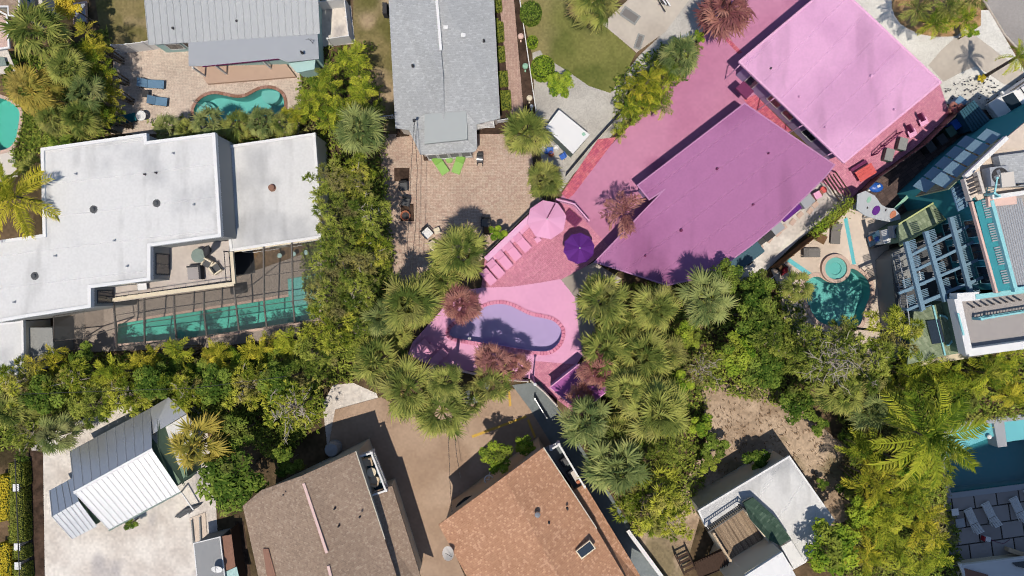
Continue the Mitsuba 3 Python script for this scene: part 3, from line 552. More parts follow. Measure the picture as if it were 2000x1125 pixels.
m = MB().slab([W(296,849,3.3), W(294,797,2.72), W(329,776,2.7), W(364,808,3.1)], .08); part(t, 'annex_roof', m, 'mat_metal_roof')
part(t, 'porch_roof', MB().prism(SP([(294,852),(365,809),(380,835),(356,912),(331,897)], 2.7), 2.55, 2.7), 'mat_white_roof')
part(t, 'porch_wall', MB().prism(SP([(300,855),(360,817),(368,930),(345,930)], 2.3), 0, 2.5), 'mat_sage_wall')
part(t, 'ridge_cap', MB().bar(W(144,962.5,zr+.05), W(298,877.5,zr+.05), .22, .07), 'mat_white')
part(t, 'gutter', MB().bar(W(213,1036,ze-.05), W(354,960.5,ze-.05), .12, .12), 'mat_green_grey')
z2, z3 = 2.3, 3.2
panels(t, W(101.5,1009,z3), W(154,979,z3), W(96.5,958,z2), W(142,933,z2), 4, 'mat_metal_roof', parent='wing_roof')
panels(t, W(101.5,1009,z3), W(154,979,z3), W(141,1053,z2), W(190,1028,z2), 6, 'mat_metal_roof', parent='wing_roof')
part(t, 'wing_wall', MB().prism(SP([(103,962),(150,940),(188,1024),(142,1046)], z2), 0, z2-.05), 'mat_sage_wall')
a, b = W(339,915,2)[:2], W(347,927,2)[:2]; window(t, W(331,905,2)[:2], W(347,933,2)[:2], 1.0, 1.9, bars=2)

# --- small grey shed and brown lean-to, bottom left
t = thing('shed', 'small grey flat roofed shed with a satellite dish, bottom left beside the wooden fence', 'shed')
fascia_roof(t, [(378,1061),(430,1048),(441,1140),(386,1140)], 2.6, 'mat_shed_grey', th=.12, eave=.12, wall='mat_grey_wall', rim=.05, rimh=.03)
part(t, 'lean_to_roof', MB().slab([W(430,1048,2.35), W(452,1044,2.1), W(460,1108,2.1), W(438,1116,2.35)], .08), 'mat_rust')
part(t, 'side_roof', MB().slab([W(440,1117,2.3), W(462,1107,2.2), W(470,1140,2.2), W(444,1140,2.3)], .08), 'mat_pale_teal')
def dish(px, py, z, r, az, label, mat='mat_white', el=.9):
    k = thing('satellite_dish', label, 'satellite dish'); c = W(px, py, z)
    ax = np.array([math.cos(az)*math.cos(el), math.sin(az)*math.cos(el), math.sin(el)]); x = np.cross(ax, [0, 0, 1]); x /= np.linalg.norm(x); y = np.cross(ax, x)
    v = [c]; f = []
    for i, q in enumerate((.5, 1.0)):
        for j in range(16):
            a = j*math.pi/8; v.append(c+(x*math.cos(a)+y*math.sin(a)*1.1)*r*q+ax*r*.25*q*q)
    f = [[0, 1+j, 1+(j+1) % 16] for j in range(16)]+[[1+j, 17+j, 17+(j+1) % 16] for j in range(16)]+[[1+j, 17+(j+1) % 16, 1+(j+1) % 16] for j in range(16)]
    part(k, 'reflector', MB().add(v, f), mat, True); part(k, 'feed_arm', MB().tube([c-y*r*.9, c+ax*r*.9], .02), 'mat_charcoal')
    part(k, 'mast', MB().tube([c, c-ax*.15, c-[0, 0, .6]], .035), 'mat_galv')
dish(424,1110,3.1,.42,-1.4,'white satellite dish on the grey shed roof at the bottom left')
dish(877,1081,6.6,.5,2.6,'pale grey satellite dish at the left eave of the tan shingled house','mat_off_white',.9)

# --- taupe shingle house, bottom
def shingle_house(label, E0, R0, zr, ze, mat, wall, R1, E1, right, left):
    t = thing('house', label, 'house')
    return t
t = thing('house', 'house with a taupe shingle roof and pale ridge cap, bottom centre left', 'house')
ze, zr = 6.3, 7.6
part(t, 'wall', MB().prism(SP([(484,990),(690,890),(738,1040),(760,1140),(505,1140)], ze), 0, 5.0), 'mat_cream')
part(t, 'roof', MB().slab([W(474,988,ze), W(511,957,ze+.3), W(590,929,zr), W(652,1160,zr), W(512,1160,ze)], .16).slab([W(590,929,zr), W(694,882,ze), W(751,1053,ze-.5), W(786,1160,ze-.75), W(652,1160,zr)], .16), 'mat_taupe_shingle')
part(t, 'lower_roof', MB().slab([W(700,968,4.9), W(766,949,4.2), W(832,1160,4.2), W(775,1160,5.35), W(752,1050,5.3)], .15), 'mat_taupe_shingle')
part(t, 'ridge_cap', MB().bar(W(593,944,zr+.03), W(638.5,1080,zr+.03), .2, .08).bar(W(641,1105,zr+.03), W(652,1150,zr+.03), .2, .08), 'mat_pinkish_ridge')
part(t, 'gutter', MB().bar(W(694.5,881,ze-.05), W(751.5,1053,ze-.55), .1, .1), 'mat_cream').__len__()
part(t, 'rust_stain_flashing', MB().slab([W(513,1072,6.66), W(524,1072,6.78), W(540,1130,6.7), W(522,1130,6.55)], .02), 'mat_rust')
for x, y in ((654,993),(617,1066),(560,958),(555,965),(662,1027),(703,1009)): vent(t, x, y, 7.0, .05, .18)
dz = 3.6
part(t, 'balcony_floor', MB().prism(SP([(700,888),(731,878),(760,953),(722,964)], dz), dz-.2, dz), 'mat_dark_teal')
rail_fence('', [(706,886),(730,879),(758,951),(726,962)], 1.0, 'mat_white', .16, dz, base=t, pk=.06, rail=.14)
part(t, 'lower_wall', MB().prism(SP([(735,966),(756,960),(812,1140),(780,1140)], 4.0), 0, 4.0), 'mat_cream')
# --- brown shingle house, bottom centre
t = thing('house', 'large house with a speckled tan brown shingle roof and a skylight, bottom centre', 'house')
ze, zr = 6.2, 7.4
part(t, 'wall', MB().prism(SP([(868,1026),(1057,886),(1150,1040),(1200,1140),(915,1140)], ze), 0, 5.3), 'mat_light_wood')
part(t, 'roof', MB().slab([W(856.5,1025,ze), W(985,931,zr), W(1108,1160,zr), W(930,1160,ze)], .16).slab([W(985,931,zr), W(1061,874.5,ze+.1), W(1164.5,1032,ze-.2), W(1240,1160,ze-.4), W(1108,1160,zr)], .16), 'mat_brown_shingle')
part(t, 'lower_roof', MB().slab([W(1108,966,5.1), W(1141,945,4.6), W(1272,1160,4.6), W(1236,1160,5.75), W(1164,1033,5.7)], .14), 'mat_brown_shingle')
part(t, 'lower_wall', MB().prism(SP([(1120,965),(1136,950),(1250,1140),(1210,1150)], 4.6), 0, 4.5), 'mat_light_wood')
part(t, 'gutter', MB().bar(W(1061.5,874,ze+.05), W(1165,1032,ze-.25), .1, .1), 'mat_cream')
part(t, 'balcony_floor', MB().prism(SP([(1062,876),(1090,863),(1139,945),(1127,961)], 3.6), 3.4, 3.6), 'mat_teal_slab')
rail_fence('', [(1075,872),(1090,863),(1139,944),(1129,960)], 1.0, 'mat_white', .16, 3.6, base=t, pk=.06, rail=.14)
k = part(t, 'skylight', MB().slab([W(1124,1077,6.98), W(1152,1055,7.0), W(1164,1071,6.9), W(1136,1093,6.88)], .2), 'mat_ivory')
part(k, 'pane', MB().slab([W(1127,1077,7.0), W(1151.5,1058,7.02), W(1161,1071,6.92), W(1136.5,1089.5,6.9)], .04), 'mat_glass_dark')
c = W(1049,999,6.8); part(t, 'flue', MB().lathe(c, [(.16, 0), (.16, .7), (.22, .72), (.2, .85), (0, .92)], 12), 'mat_galv', 40)
for x, y in ((1108,993),(1072,1020)): vent(t, x, y, 6.9, .06, .2)
part(t, 'awning', MB().slab([W(885,1003,3.4), W(893,985,3.5), W(908,972,3.5), W(945,962,3.4), W(955,960,3.3), W(905,1000,3.2)], .1), 'mat_black')
# --- white flat roof with timber deck, bottom right
t = thing('house', 'white flat roofed house with a timber roof deck and a green shingle strip, bottom right', 'house'); z = 4.0
A = [(1363,997),(1541.5,890),(1629,1014.5),(1573,1098),(1480,1150),(1420,1150),(1440,1060),(1378,1029)]
fascia_roof(t, A, z, 'mat_white_roof', th=.25, rim=.12, rimh=.05, eave=.25, wall='mat_cream')
seams(t, A, z, 1.0, 2.2, 'mat_white_roof')
part(t, 'deck_frame', MB().prism(SP([(1387,1033),(1452,993),(1498,1066),(1432,1112)], 4.4), 0.0, 4.36), 'mat_ivory')
a0, a1, b0, b1 = W(1387,1033,4.45), W(1452,993,4.45), W(1432,1112,4.45), W(1498,1066,4.45)
n = 20
for i in range(n):
    f0, f1 = (i+.06)/n, (i+.94)/n; part(t, 'deck__plank', MB().slab([a0+(a1-a0)*f0, a0+(a1-a0)*f1, b0+(b1-b0)*f1, b0+(b1-b0)*f0], .05+.004*(i % 3)), 'mat_deck_wood' if (i*7) % 5 < 3 else 'mat_deck_wood_dark')
part(t, 'shingle_roof', MB().slab([W(1452,982,5.4), W(1471.5,971,4.9), W(1519,1014,4.9), W(1545,1052,4.9), W(1524,1066,5.4), W(1501,1054,5.9), W(1466,1015,5.9)], .15), 'mat_green_shingle')
part(t, 'dormer_wall', MB().prism(SP([(1455,985),(1470,976),(1515,1016),(1538,1052),(1522,1062),(1500,1052)], 4.8), 4.0, 4.8), 'mat_ivory')
part(t, 'parapet', MB().bar(W(1453,995,4.9), W(1500,1057,4.9), .12, 1.0), 'mat_ivory')
part(t, 'upper_wall', MB().prism(SP([(1440,1160),(1456,1122),(1527,1078),(1575,1160)], 7.6), 0, 7.4), 'mat_ivory')
part(t, 'upper_roof', MB().prism(SP([(1440,1165),(1455,1125),(1528,1078),(1577,1165)], 7.6), 7.4, 7.6), 'mat_white')
part(t, 'annex_roof', MB().prism(SP([(1524,1068),(1546,1056),(1572,1098),(1551,1112)], 4.6), 4.0, 4.6), 'mat_white')
rail_fence('', [(1378,1030),(1443,986),(1452,993)], 1.0, 'mat_black', .17, 4.45, base=t, pk=.05, rail=.09)
rail_fence('', [(1387,1034),(1419,1085)], 1.0, 'mat_light_wood', .2, 4.45, base=t, pk=.05, rail=.12)
st = thing('staircase', 'dark timber stairs climbing to the roof deck from the lower left', 'staircase')
for i in range(12):
    f = i/11; c = W(1362,1112,.3)*(1-f)+W(1417,1090,4.2)*f; c[2] = .3+f*3.9; d = W(1417,1090)-W(1362,1112); an = math.atan2(d[1], d[0])
    part(st, 'tread', MB().box(c, (.26, 1.3, .05), an), 'mat_dark_wood')
for s in (-.65, .65):
    d = W(1417,1090)[:2]-W(1362,1112)[:2]; d /= np.linalg.norm(d); nn = np.array([-d[1], d[0], 0])*s; part(st, 'stringer', MB().bar(W(1362,1112)*[1,1,0]+nn+[0,0,.15], [*W(1417,1090,4.2)[:2], 4.1]+nn, .06, .25), 'mat_dark_wood')
lg = thing('timber_rack', 'low dark timber rack of three bars left of the roof deck stairs', 'rack')
for i in range(4): part(lg, 'bar', MB().bar(W(1322+i*5,1091+i*9,1.0), W(1342+i*5,1081+i*9,1.0), .16, .06), 'mat_dark_wood')
part(lg, 'side_rail', MB().bar(W(1318,1084,1.1), W(1336,1122,1.1), .1, .1).bar(W(1341,1076,1.1), W(1358,1112,1.1), .1, .1), 'mat_dark_wood')
for x, y in ((1318,1084),(1336,1122),(1341,1076),(1358,1112)): part(lg, 'post', MB().bar(W(x, y)*[1,1,0], [*W(x, y, 1.1)[:2], 1.1], .1), 'mat_dark_wood')
# --- bottom right corner house
t = thing('house', 'white roofed house cut off by the bottom right corner beside the slab terrace', 'house')
fascia_roof(t, [(1880,1103),(2030,1085),(2030,1160),(1890,1160)], 1.6, 'mat_white', th=.25, rim=.1, rimh=.06, eave=.3, wall='mat_ivory')
part(t, 'side_beam', MB().bar(W(1874,1100,1.6), W(1890,1140,1.6), .2, .25), 'mat_white'); part(t, 'terracotta_roof', MB().slab([W(1884,1110,1.75), W(1930,1123,1.75), W(1930,1160,1.75), W(1890,1160,1.75)], .05), 'mat_rust')
part(t, 'hatch', MB().slab([W(1978,1100,1.75), W(2010,1096,1.75), W(2010,1112,1.75), W(1985,1106,1.75)], .1), 'mat_slate')
k = thing('garden_wall', 'low beige coping wall at the lower right edge of the slab terrace', 'wall'); part(k, 'coping', MB().bar(W(1966,1072,.5), W(2020,1090,.5), .3, .5), 'mat_light_wood')
tw = thing('apartment_tower', 'tall pale apartment tower standing just below the frame behind the slab terrace', 'building')
tg = SP([(1822,1197),(2030,1130),(2200,1130),(2200,1400),(1822,1400)]); part(tw, 'wall', MB().prism(tg, 0, 36), 'mat_ivory'); part(tw, 'roof', MB().prism(tg.buffer(.3), 36, 36.4), 'mat_white_roof')
ta, tb = W(1822,1197)[:2], W(2030,1130)[:2]
for fl in range(11):
    for i in range(4): window(tw, ta+(tb-ta)*(.06+i*.24), ta+(tb-ta)*(.22+i*.24), 1+fl*3.2, 2.8+fl*3.2, bars=2, off=.04)
# --- top left corner house and gate
t = thing('house', 'taupe roofed house with a white framed porch cut off by the top left corner', 'house')
fascia_roof(t, [(-30,-20),(38,-20),(38,32),(16,31),(15,13),(-30,13)], 3.6, 'mat_taupe_shingle', th=.2, eave=.3, wall='mat_cream', rim=.08, rimh=.03)
m = MB().bar(W(-5,20,3), W(14,30,3), .14).bar(W(14,30,3), W(18,93,3), .14).bar(W(18,93,3), W(-20,98,3), .14).bar(W(-20,58,3), W(15,62,3), .08)
for x, y in ((14,30),(18,93)): m.bar(W(x, y)*[1,1,0], W(x, y, 3), .12)
part(t, 'porch_frame', m, 'mat_white'); part(t, 'porch_floor', MB().prism(SP([(-30,25),(16,32),(20,93),(-30,98)], .3), 0.01, .3), 'mat_peach')
part(t, 'porch_screen', MB().sheet(SP([(-30,20),(14,30),(18,93),(-30,98)], 3), 3.05), 'mat_screen')
part(t, 'garden_roof', MB().slab([W(-30,100,2.3), W(14,96,2.3), W(32,140,2.0), W(-30,150,2.0)], .1), 'mat_off_white')
part(t, 'glass_roof', MB().slab([W(-10,110,2.5), W(8,112,2.5), W(13,128,2.45), W(-10,130,2.45)], .05), 'mat_green_grey')
t = thing('gate', 'tall pale gate frame with a diagonal brace beside the yellow tree, top left', 'gate')
part(t, 'frame', MB().bar(W(145,46)*[1,1,0], W(145,8,2.2)*[1,1,0]+[0,0,2.2], .14).bar(W(170,44)*[1,1,0], W(168,4,2.2)*[1,1,0]+[0,0,2.2], .14).bar(W(145,8,2.2), W(168,4,2.2), .12).bar(W(145,40,.3), W(168,10,2.0), .08), 'mat_peach')
part(t, 'panel', MB().slab([W(147,8,.4), W(168,5,.4), W(169,42,.3), W(148,42,.3)], .05), 'mat_flat_grey')
t = thing('wall', 'short grey wall stub beside the taupe roofed corner house, top left', 'wall'); part(t, 'masonry', MB().bar(W(75,-10,1), W(78,20,1), .2, 2.0).bar(W(92,-10,1), W(96,26,1), .3, 2.0), 'mat_off_white')
t = thing('water_tank', 'dark blue round tank in the shade by the top left corner house', 'tank'); part(t, 'body', MB().lathe(W(62,10)*[1,1,0], [(.9, 0), (.9, 1.0), (.8, 1.1), (0, 1.15)], 20), 'mat_teal_cloth', 40)

# --- teal three storey house, right edge
t = thing('house', 'three storey teal house with roof terraces and aqua railings at the right edge', 'house'); zt = 9.0
base = [(1884,346),(1965,269),(2060,190),(2200,260),(2200,560),(1968,566),(1925,415)]
gz = SP(base, zt); part(t, 'wall', MB().prism(gz, 0, zt-.3), 'mat_teal_wall')
wa, wb = np.array(PL([(1925,415)], zt)[0]), np.array(PL([(1968,566)], zt)[0])
for f in (.06, .37, .68):
    for z0 in (3.7, 6.4): window(t, wa+(wb-wa)*f, wa+(wb-wa)*(f+.24), z0, z0+2.0, off=.04, bars=2, frame='mat_aqua')
# three storeys of board bands and awnings on the north west wall
A0, A1 = W(1884,346,zt)[:2], W(1965,269,zt)[:2]; ud = (A1-A0)/np.linalg.norm(A1-A0); nn = np.array([-ud[1], ud[0]]); nn = nn if nn@(-A0) > 0 else -nn
ln = np.linalg.norm(A1-A0)
for i in range(5):
    for lv in (5.6, 8.0):
        s0 = -1.0+i*1.15
        q = [*(A0+ud*s0+nn*.03)], [*(A0+ud*(s0+1.0)+nn*.06)], [*(A0+ud*(s0+1.0)+nn*.9)], [*(A0+ud*s0+nn*.9)]
        part(t, 'shutter', MB().slab([[*q[0], lv], [*q[1], lv], [*q[2], lv-.75], [*q[3], lv-.75]], .05), 'mat_steel_blue')
part(t, 'shingle_cladding', MB().bar([*(A0-ud*1.2+nn*.03), 6.5], [*(A1+nn*.03), 6.5], .06, 4.2), 'mat_sage_shingle')
part(t, 'storey_band', MB().bar([*(A0+nn*.06), 3.1], [*(A1+nn*.06), 3.1], .12, .3).bar([*(A0+nn*.06), 6.2], [*(A1+nn*.06), 6.2], .12, .3), 'mat_sage_shingle')
part(t, 'cornice', MB().bar(W(1884,346,zt), W(1965,269,zt), .3, .35), 'mat_white')
part(t, 'roof', MB().prism(gz.buffer(-.05), zt-.3, zt-.1), 'mat_beige_deck')
def roofpart(name, pts, z, th, mat): part(t, name, MB().prism(SP(pts, z), z-th, z), mat)
roofpart('terrace_floor', [(1938,388),(2060,370),(2060,565),(1977,566)], zt+.02, .2, 'mat_grey_deck')
roofpart('shingle_roof', [(1950,304),(2060,290),(2060,362),(1972,364),(1958,340)], zt+.7, .7, 'mat_grey_shingle')
for i in range(1, 13): part(t, 'deck_board', MB().bar(W(1938+i*4.6,387,zt+.035), W(1978+i*4.6,564,zt+.035), .12, .03), 'mat_flat_grey')
part(t, 'parapet', MB().bar(W(1933,386,zt+.3), W(2060,368,zt+.3), .3, .6), 'mat_white')
part(t, 'aqua_kerb', MB().bar(W(1934,392,zt+.2), W(1980,562,zt+.2), .25, .4).bar(W(1978,566,zt+.2), W(2060,556,zt+.2), .3, .4), 'mat_aqua')
part(t, 'access_hatch', MB().box(W(1955,392,zt+.2), (2.0, .7, .3), .1), 'mat_peach')
rail_fence('', [(1929,352),(1924,381),(1933,386)], 1.0, 'mat_aqua', .2, zt, base=t, pk=.05, rail=.1)
rail_fence('', [(1972,364),(2050,356)], .9, 'mat_black', .2, zt, base=t, pk=.05, rail=.08)
part(t, 'stair_landing', MB().prism(SP([(1882,350),(1908,337),(1918,375),(1893,392)], 9.1), 8.7, 9.1), 'mat_beige_deck')
for i in range(4): part(t, 'stair_bar', MB().bar(W(1887+i*2.2,354+i*9,9.6), W(1908+i*2.2,345+i*9,9.6), .12, .06), 'mat_bronze')
part(t, 'stair_landing_frame', MB().bar(W(1881,350,9.4), W(1894,392,9.4), .14, .4).bar(W(1906,336,9.4), W(1918,378,9.4), .2, .5), 'mat_off_white')
roofpart('blue_slat_roof', [(1858,368),(1882,350),(1900,398),(1872,413)], 8.0, .12, 'mat_blue_cloth')
for i in range(6): part(t, 'blue_slat', MB().bar(W(1861+i*2.3,371+i*7,8.05), W(1883+i*2.6,357+i*7,8.05), .12, .08), 'mat_steel_blue')
# aqua corridor with slatted floor beside the terrace
roofpart('corridor_floor', [(1904,395),(1932,385),(1978,565),(1948,570)], 9.03, .12, 'mat_teal_wall')
for i in range(36):
    if i % 10 in (8, 9): continue
    f = i/36; a = np.array([1917+44*f, 393+165*f]); part(t, 'corridor_slat', MB().bar(W(a[0], a[1], 9.1), W(a[0]+16, a[1]-3, 9.1), .09, .05), 'mat_flat_grey')
part(t, 'corridor_beam', MB().bar(W(1896,394,8.9), W(1945,572,8.9), .16, .3), 'mat_peach')
part(t, 'corridor_rail', MB().bar(W(1903,397,8.7), W(1950,571,8.7), .22, .2), 'mat_rust')
for i in range(4): part(t, 'corridor_post', MB().bar(W(1906+i*11.5,420+i*42,8.9), W(1932+i*11.5,411+i*42,8.9), .14, .12), 'mat_aqua')
# raised deck and the pergola over it
k = thing('deck', 'raised grey deck in the shade under the steel blue pergola', 'deck')
part(k, 'floor', MB().prism(SP([(1742,500),(1768,481),(1800,470),(1900,430),(1925,560),(1850,600),(1795,690),(1762,700)], 3.4), 3.2, 3.4), 'mat_slate')
part(k, 'wall', MB().prism(SP([(1748,505),(1768,486),(1800,475),(1900,435),(1920,560),(1850,596),(1790,684),(1766,692)], 3.2), 0, 3.2), 'mat_grey_wall')
pz = 7.0
pg = thing('pergola', 'large steel blue pergola of crossing beams and slats in front of the teal house', 'pergola')
mains = [((1769,472),(1802,606)), ((1807,452),(1846,589)), ((1856,424),(1897,578))]
for a, b in mains: part(pg, 'main_beam', MB().bar(W(*a, pz), W(*b, pz), .30, .3), 'mat_steel_blue')
cr = [((1776,500),(1906,434)), ((1783,530),(1914,466)), ((1755,573),(1927,500)), ((1800,591),(1935,535)), ((1770,606),(1850,572))]
for a, b in cr: part(pg, 'cross_beam', MB().bar(W(*a, pz-.25), W(*b, pz-.25), .20, .2), 'mat_steel_blue')
for j, (a, b) in enumerate(mains+[((1758,548),(1776,610))]):
    a, b = np.array(a, float), np.array(b, float); ln_ = np.linalg.norm(b-a)
    for i in range(int(ln_/3.3)):
        f = (i+.5)*3.3/ln_
        if i % 10 in (8, 9): continue
        p = a+(b-a)*f+[3, -1]
        part(pg, 'slat', MB().bar(W(p[0], p[1], pz-.45), W(p[0]+15, p[1]-5, pz-.45), .062, .05), 'mat_steel_blue')
        if j < 3 and i % 10 > 2: q = p-[4, -1]; part(pg, 'screen_slat', MB().bar(W(q[0]-2-(i % 10)*1.1, q[1]+1, pz-1.6), W(q[0]-1, q[1]-1, pz-1.6), .055, .05), 'mat_flat_grey')
for (x, y) in ((1800,606),(1845,585)): part(pg, 'post', MB().bar([*W(x, y, pz)[:2], 3.3], W(x, y, pz-.15), .2), 'mat_steel_blue')
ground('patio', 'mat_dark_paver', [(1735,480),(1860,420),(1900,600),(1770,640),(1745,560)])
k = thing('landing', 'grey slab landing at the left of the pergola', 'landing'); part(k, 'slab', MB().prism(SP([(1741,497),(1768,480),(1782,540),(1752,553)], 3.6), 3.41, 3.6), 'mat_grey_wall'); part(k, 'joint', MB().bar(W(1744,519,3.61), W(1774,503,3.61), .06, .02), 'mat_slate')
rail_fence('', [(1770,478),(1780,520),(1784,545)], 1.0, 'mat_white', .18, 3.6, base=pg, pk=.05, rail=.1)
rail_fence('', [(1742,500),(1754,560),(1764,640)], 1.0, 'mat_flat_grey', .2, 3.4, base=pg, pk=.04, rail=.08)
# sage shingle lean-to roof north of the pergola
k = thing('porch_roof', 'long sage green shingle porch roof with pale yellow trim above the side yard', 'roof')
part(k, 'slope', MB().slab([W(1755,438,3.9), W(1860,373,3.9), W(1869,414,4.3), W(1757,479,4.3)], .12), 'mat_sage_shingle')
part(k, 'wall', MB().prism(SP([(1759,442),(1858,380),(1866,412),(1759,474)], 3.7), 0, 3.7), 'mat_sage_wall')
part(k, 'trim', MB().bar(W(1755,438,3.95), W(1861,372.5,3.95), .1, .1).bar(W(1757,480,4.33), W(1869,415,4.33), .12, .1).bar(W(1840,387,4.02), W(1848,420,4.2), .08, .08).bar(W(1857,396,4.15), W(1848,418,4.22), .06, .06), 'mat_yellow_trim')
k = thing('side_wing', 'sage shingle wing with an aqua arched dormer window below the pergola', 'building')
part(k, 'wall', MB().prism(SP([(1788,612),(1855,592),(1880,688),(1790,706)], 4.6), 0, 4.6), 'mat_sage_wall')
part(k, 'roof', MB().slab([W(1785,609,4.7), W(1822,597,5.6), W(1846,694,5.6), W(1772,712,4.7)], .12).slab([W(1822,597,5.6), W(1858,583,5.2), W(1888,684,5.2), W(1846,694,5.6)], .12), 'mat_sage_shingle')
part(k, 'rake_trim', MB().bar(W(1822,596,5.66), W(1846,694,5.66), .12, .08), 'mat_aqua')
dm = MB(); cc = W(1836,645,5.45); dd = (W(1846,694)-W(1822,597))[:2]; dd /= np.linalg.norm(dd); pd = np.array([-dd[1], dd[0]]); pd = pd if pd[0] > 0 else -pd
arch = [(*(cc[:2]+dd*1.15*math.cos(a)+pd*.75*math.sin(a)),) for a in np.linspace(0, math.pi, 13)]
part(k, 'dormer_roof', MB().prism(Polygon(arch), 5.2, 5.85), 'mat_sage_shingle')
part(k, 'dormer_trim', MB().tube([[*p, 5.87] for p in arch], .08, 5), 'mat_aqua')
part(k, 'dormer_window', MB().slab([[*(cc[:2]-dd*.9-pd*.05), 5.8], [*(cc[:2]+dd*.9-pd*.05), 5.8], [*(cc[:2]+dd*.9-pd*.75), 5.35], [*(cc[:2]-dd*.9-pd*.75), 5.35]], .06), 'mat_glass_dark')
part(k, 'gutter', MB().bar(W(1774,712,3.6), W(2010,674,3.6), .5, .12), 'mat_ivory')
# white parapet balcony bottom right
bz = 7.4
k = thing('balcony', 'white walled roof balcony with a grey deck and aqua rail, right edge below the terrace', 'balcony')
part(k, 'wall', MB().prism(SP([(1868,585),(2060,560),(2060,672),(1888,690)], bz), 0, bz-.2), 'mat_sage_wall')
part(k, 'floor', MB().prism(SP([(1868,585),(2060,560),(2060,672),(1888,690)], bz), bz-.2, bz), 'mat_grey_deck')
part(k, 'parapet', MB().bar(W(1863,583,bz+.45), W(1886,690,bz+.45), .5, .9).bar(W(1885,688,bz+.4), W(2060,664,bz+.4), .55, .8).bar(W(1862,581,bz+.45), W(1905,578,bz+.45), .6, .9), 'mat_white')
part(k, 'aqua_trim', MB().bar(W(1871,612,bz+.95), W(1882,655,bz+.95), .12, .1).bar(W(1905,580,bz+.9), W(2060,560,bz+.9), .35, .12), 'mat_aqua')
rail_fence('', [(1900,622),(1922,618),(2060,596)], 1.0, 'mat_aqua', .22, bz, base=k, pk=.06, rail=.12)
for i in range(8): part(k, 'rail_post', MB().bar(W(1901+i*13,600-i*2,bz), W(1903+i*13,600-i*2,bz+.9), .1), 'mat_bronze')
def ac_unit(px, py, z, label, s=.95, rz=.3):
    k = thing('air_conditioner', label, 'air conditioner'); c = W(px, py, z); h = .85
    part(k, 'housing', MB().box(c+[0, 0, h/2], (s, s, h), rz), 'mat_flat_grey')
    part(k, 'fan_guard', MB().lathe(c+[0, 0, h], [(s*.44, 0.0), (s*.44, .05), (s*.36, .05), (s*.36, .01), (0, .01)], 18), 'mat_charcoal')
    fb = MB()
    for i in range(4):
        a = i*math.pi/2+.4; fb.bar(c+[0, 0, h+.03], c+[math.cos(a)*s*.33, math.sin(a)*s*.33, h+.03], .2*s, .015)
    part(k, 'fan', fb, 'mat_galv'); part(k, 'hub', MB().lathe(c+[0, 0, h+.02], [(.1, 0), (.1, .06), (0, .07)], 10), 'mat_white')
ac_unit(1937,347,zt+.1,'large grey air conditioner on the flat roof of the teal house',1.3,.1)
k = thing('roof_box', 'pale equipment box beside the air conditioner on the teal house roof', 'box'); part(k, 'body', MB().box(W(1962,352,zt+.8), (.9, 1.0, .7), .1), 'mat_off_white')
ac_unit(1747,453,2.2,'white air conditioner on the white box beside the heart shaped pool deck',1.0,.1)
ac_unit(1820,349,1.4,'dark air conditioner on the mint platform in the shaded side yard',.95,.5)
k = thing('equipment_cabinet', 'white cabinet with a blue picture panel carrying an air conditioner by the heart shaped pool', 'cabinet')
part(k, 'body', MB().prism(SP([(1718,450),(1755,444),(1760,470),(1724,477)], 2.0), 0, 2.2), 'mat_white')
part(k, 'picture_panel', MB().slab([W(1693,461,.5), W(1716,449,1.9), W(1722,470,1.9), W(1699,483,.5)], .06), 'mat_blue_cloth')
for (x, y, mt) in ((1700,466,'mat_terracotta'),(1708,462,'mat_aqua'),(1712,467,'mat_blue_plastic')): part(k, 'picture_patch', MB().slab([W(x-4,y-3,.95+(x-1700)*.06), W(x+3,y-6,1.25+(x-1700)*.06), W(x+5,y+3,1.25+(x-1700)*.06), W(x-2,y+6,.95+(x-1700)*.06)], .03), mt)
part(k, 'base', MB().box(W(1712,470,.5), (1.1, 1.0, .9), .3), 'mat_slate')
k = thing('palette_table', 'big grey canopy shaped like a painter\'s palette with coloured ovals above the heart pool deck', 'canopy'); tz = 2.6
pal = Polygon(smooth_ring([(1676,380),(1690,374),(1708,383),(1722,402),(1732,407),(1746,410),(1757,420),(1758,427),(1738,432),(1712,427),(1690,420),(1672,410),(1673,395)], 2).exterior.coords); pal = SP([(1676,380),(1690,374),(1708,383),(1720,400),(1732,407),(1746,408),(1757,420),(1758,427),(1738,432),(1712,427),(1690,420),(1674,408)], tz)
part(k, 'canopy', MB().prism(pal.buffer(.15).buffer(-.1), tz-.12, tz), 'mat_palette_grey')
for x, y, rx, ry, mt in ((1697,390,4,6,'mat_mint'),(1711,411,7.5,9,'mat_purple'),(1744,419,6,7.5,'mat_terracotta'),(1694,406,1.5,2,'mat_charcoal'),(1730,410,1.5,2.5,'mat_charcoal')):
    c = W(x, y, tz); part(k, 'oval', MB().prism(Polygon([(c[0]+rx*S*math.cos(a)*.95+ry*S*.3*math.sin(a), c[1]+ry*S*math.sin(a)) for a in np.linspace(0, 2*math.pi, 20)[:-1]]), tz+.002, tz+.03), mt)
for x, y in ((1682,392),(1715,420),(1748,422)): part(k, 'post', MB().bar([*W(x, y, tz)[:2], 0], W(x, y, tz-.1), .12), 'mat_white')
k = thing('platform', 'long mint green slatted platform along the foot of the teal house', 'platform')
part(k, 'deck', MB().prism(SP([(1818,346),(1841,311),(1857,320),(1830,362)], 1.3), 1.2, 1.3), 'mat_mint')
for i in range(9): part(k, 'slat', MB().bar(W(1820+i*2.6,345-i*4,1.33), W(1834+i*2.6,357-i*4.2,1.33), .1, .04), 'mat_mint')
part(k, 'rail', MB().bar(W(1748,408,1.2), W(1790,366,1.2), .25, .1).bar(W(1790,366,1.2), W(1818,346,1.2), .15, .1), 'mat_mint')
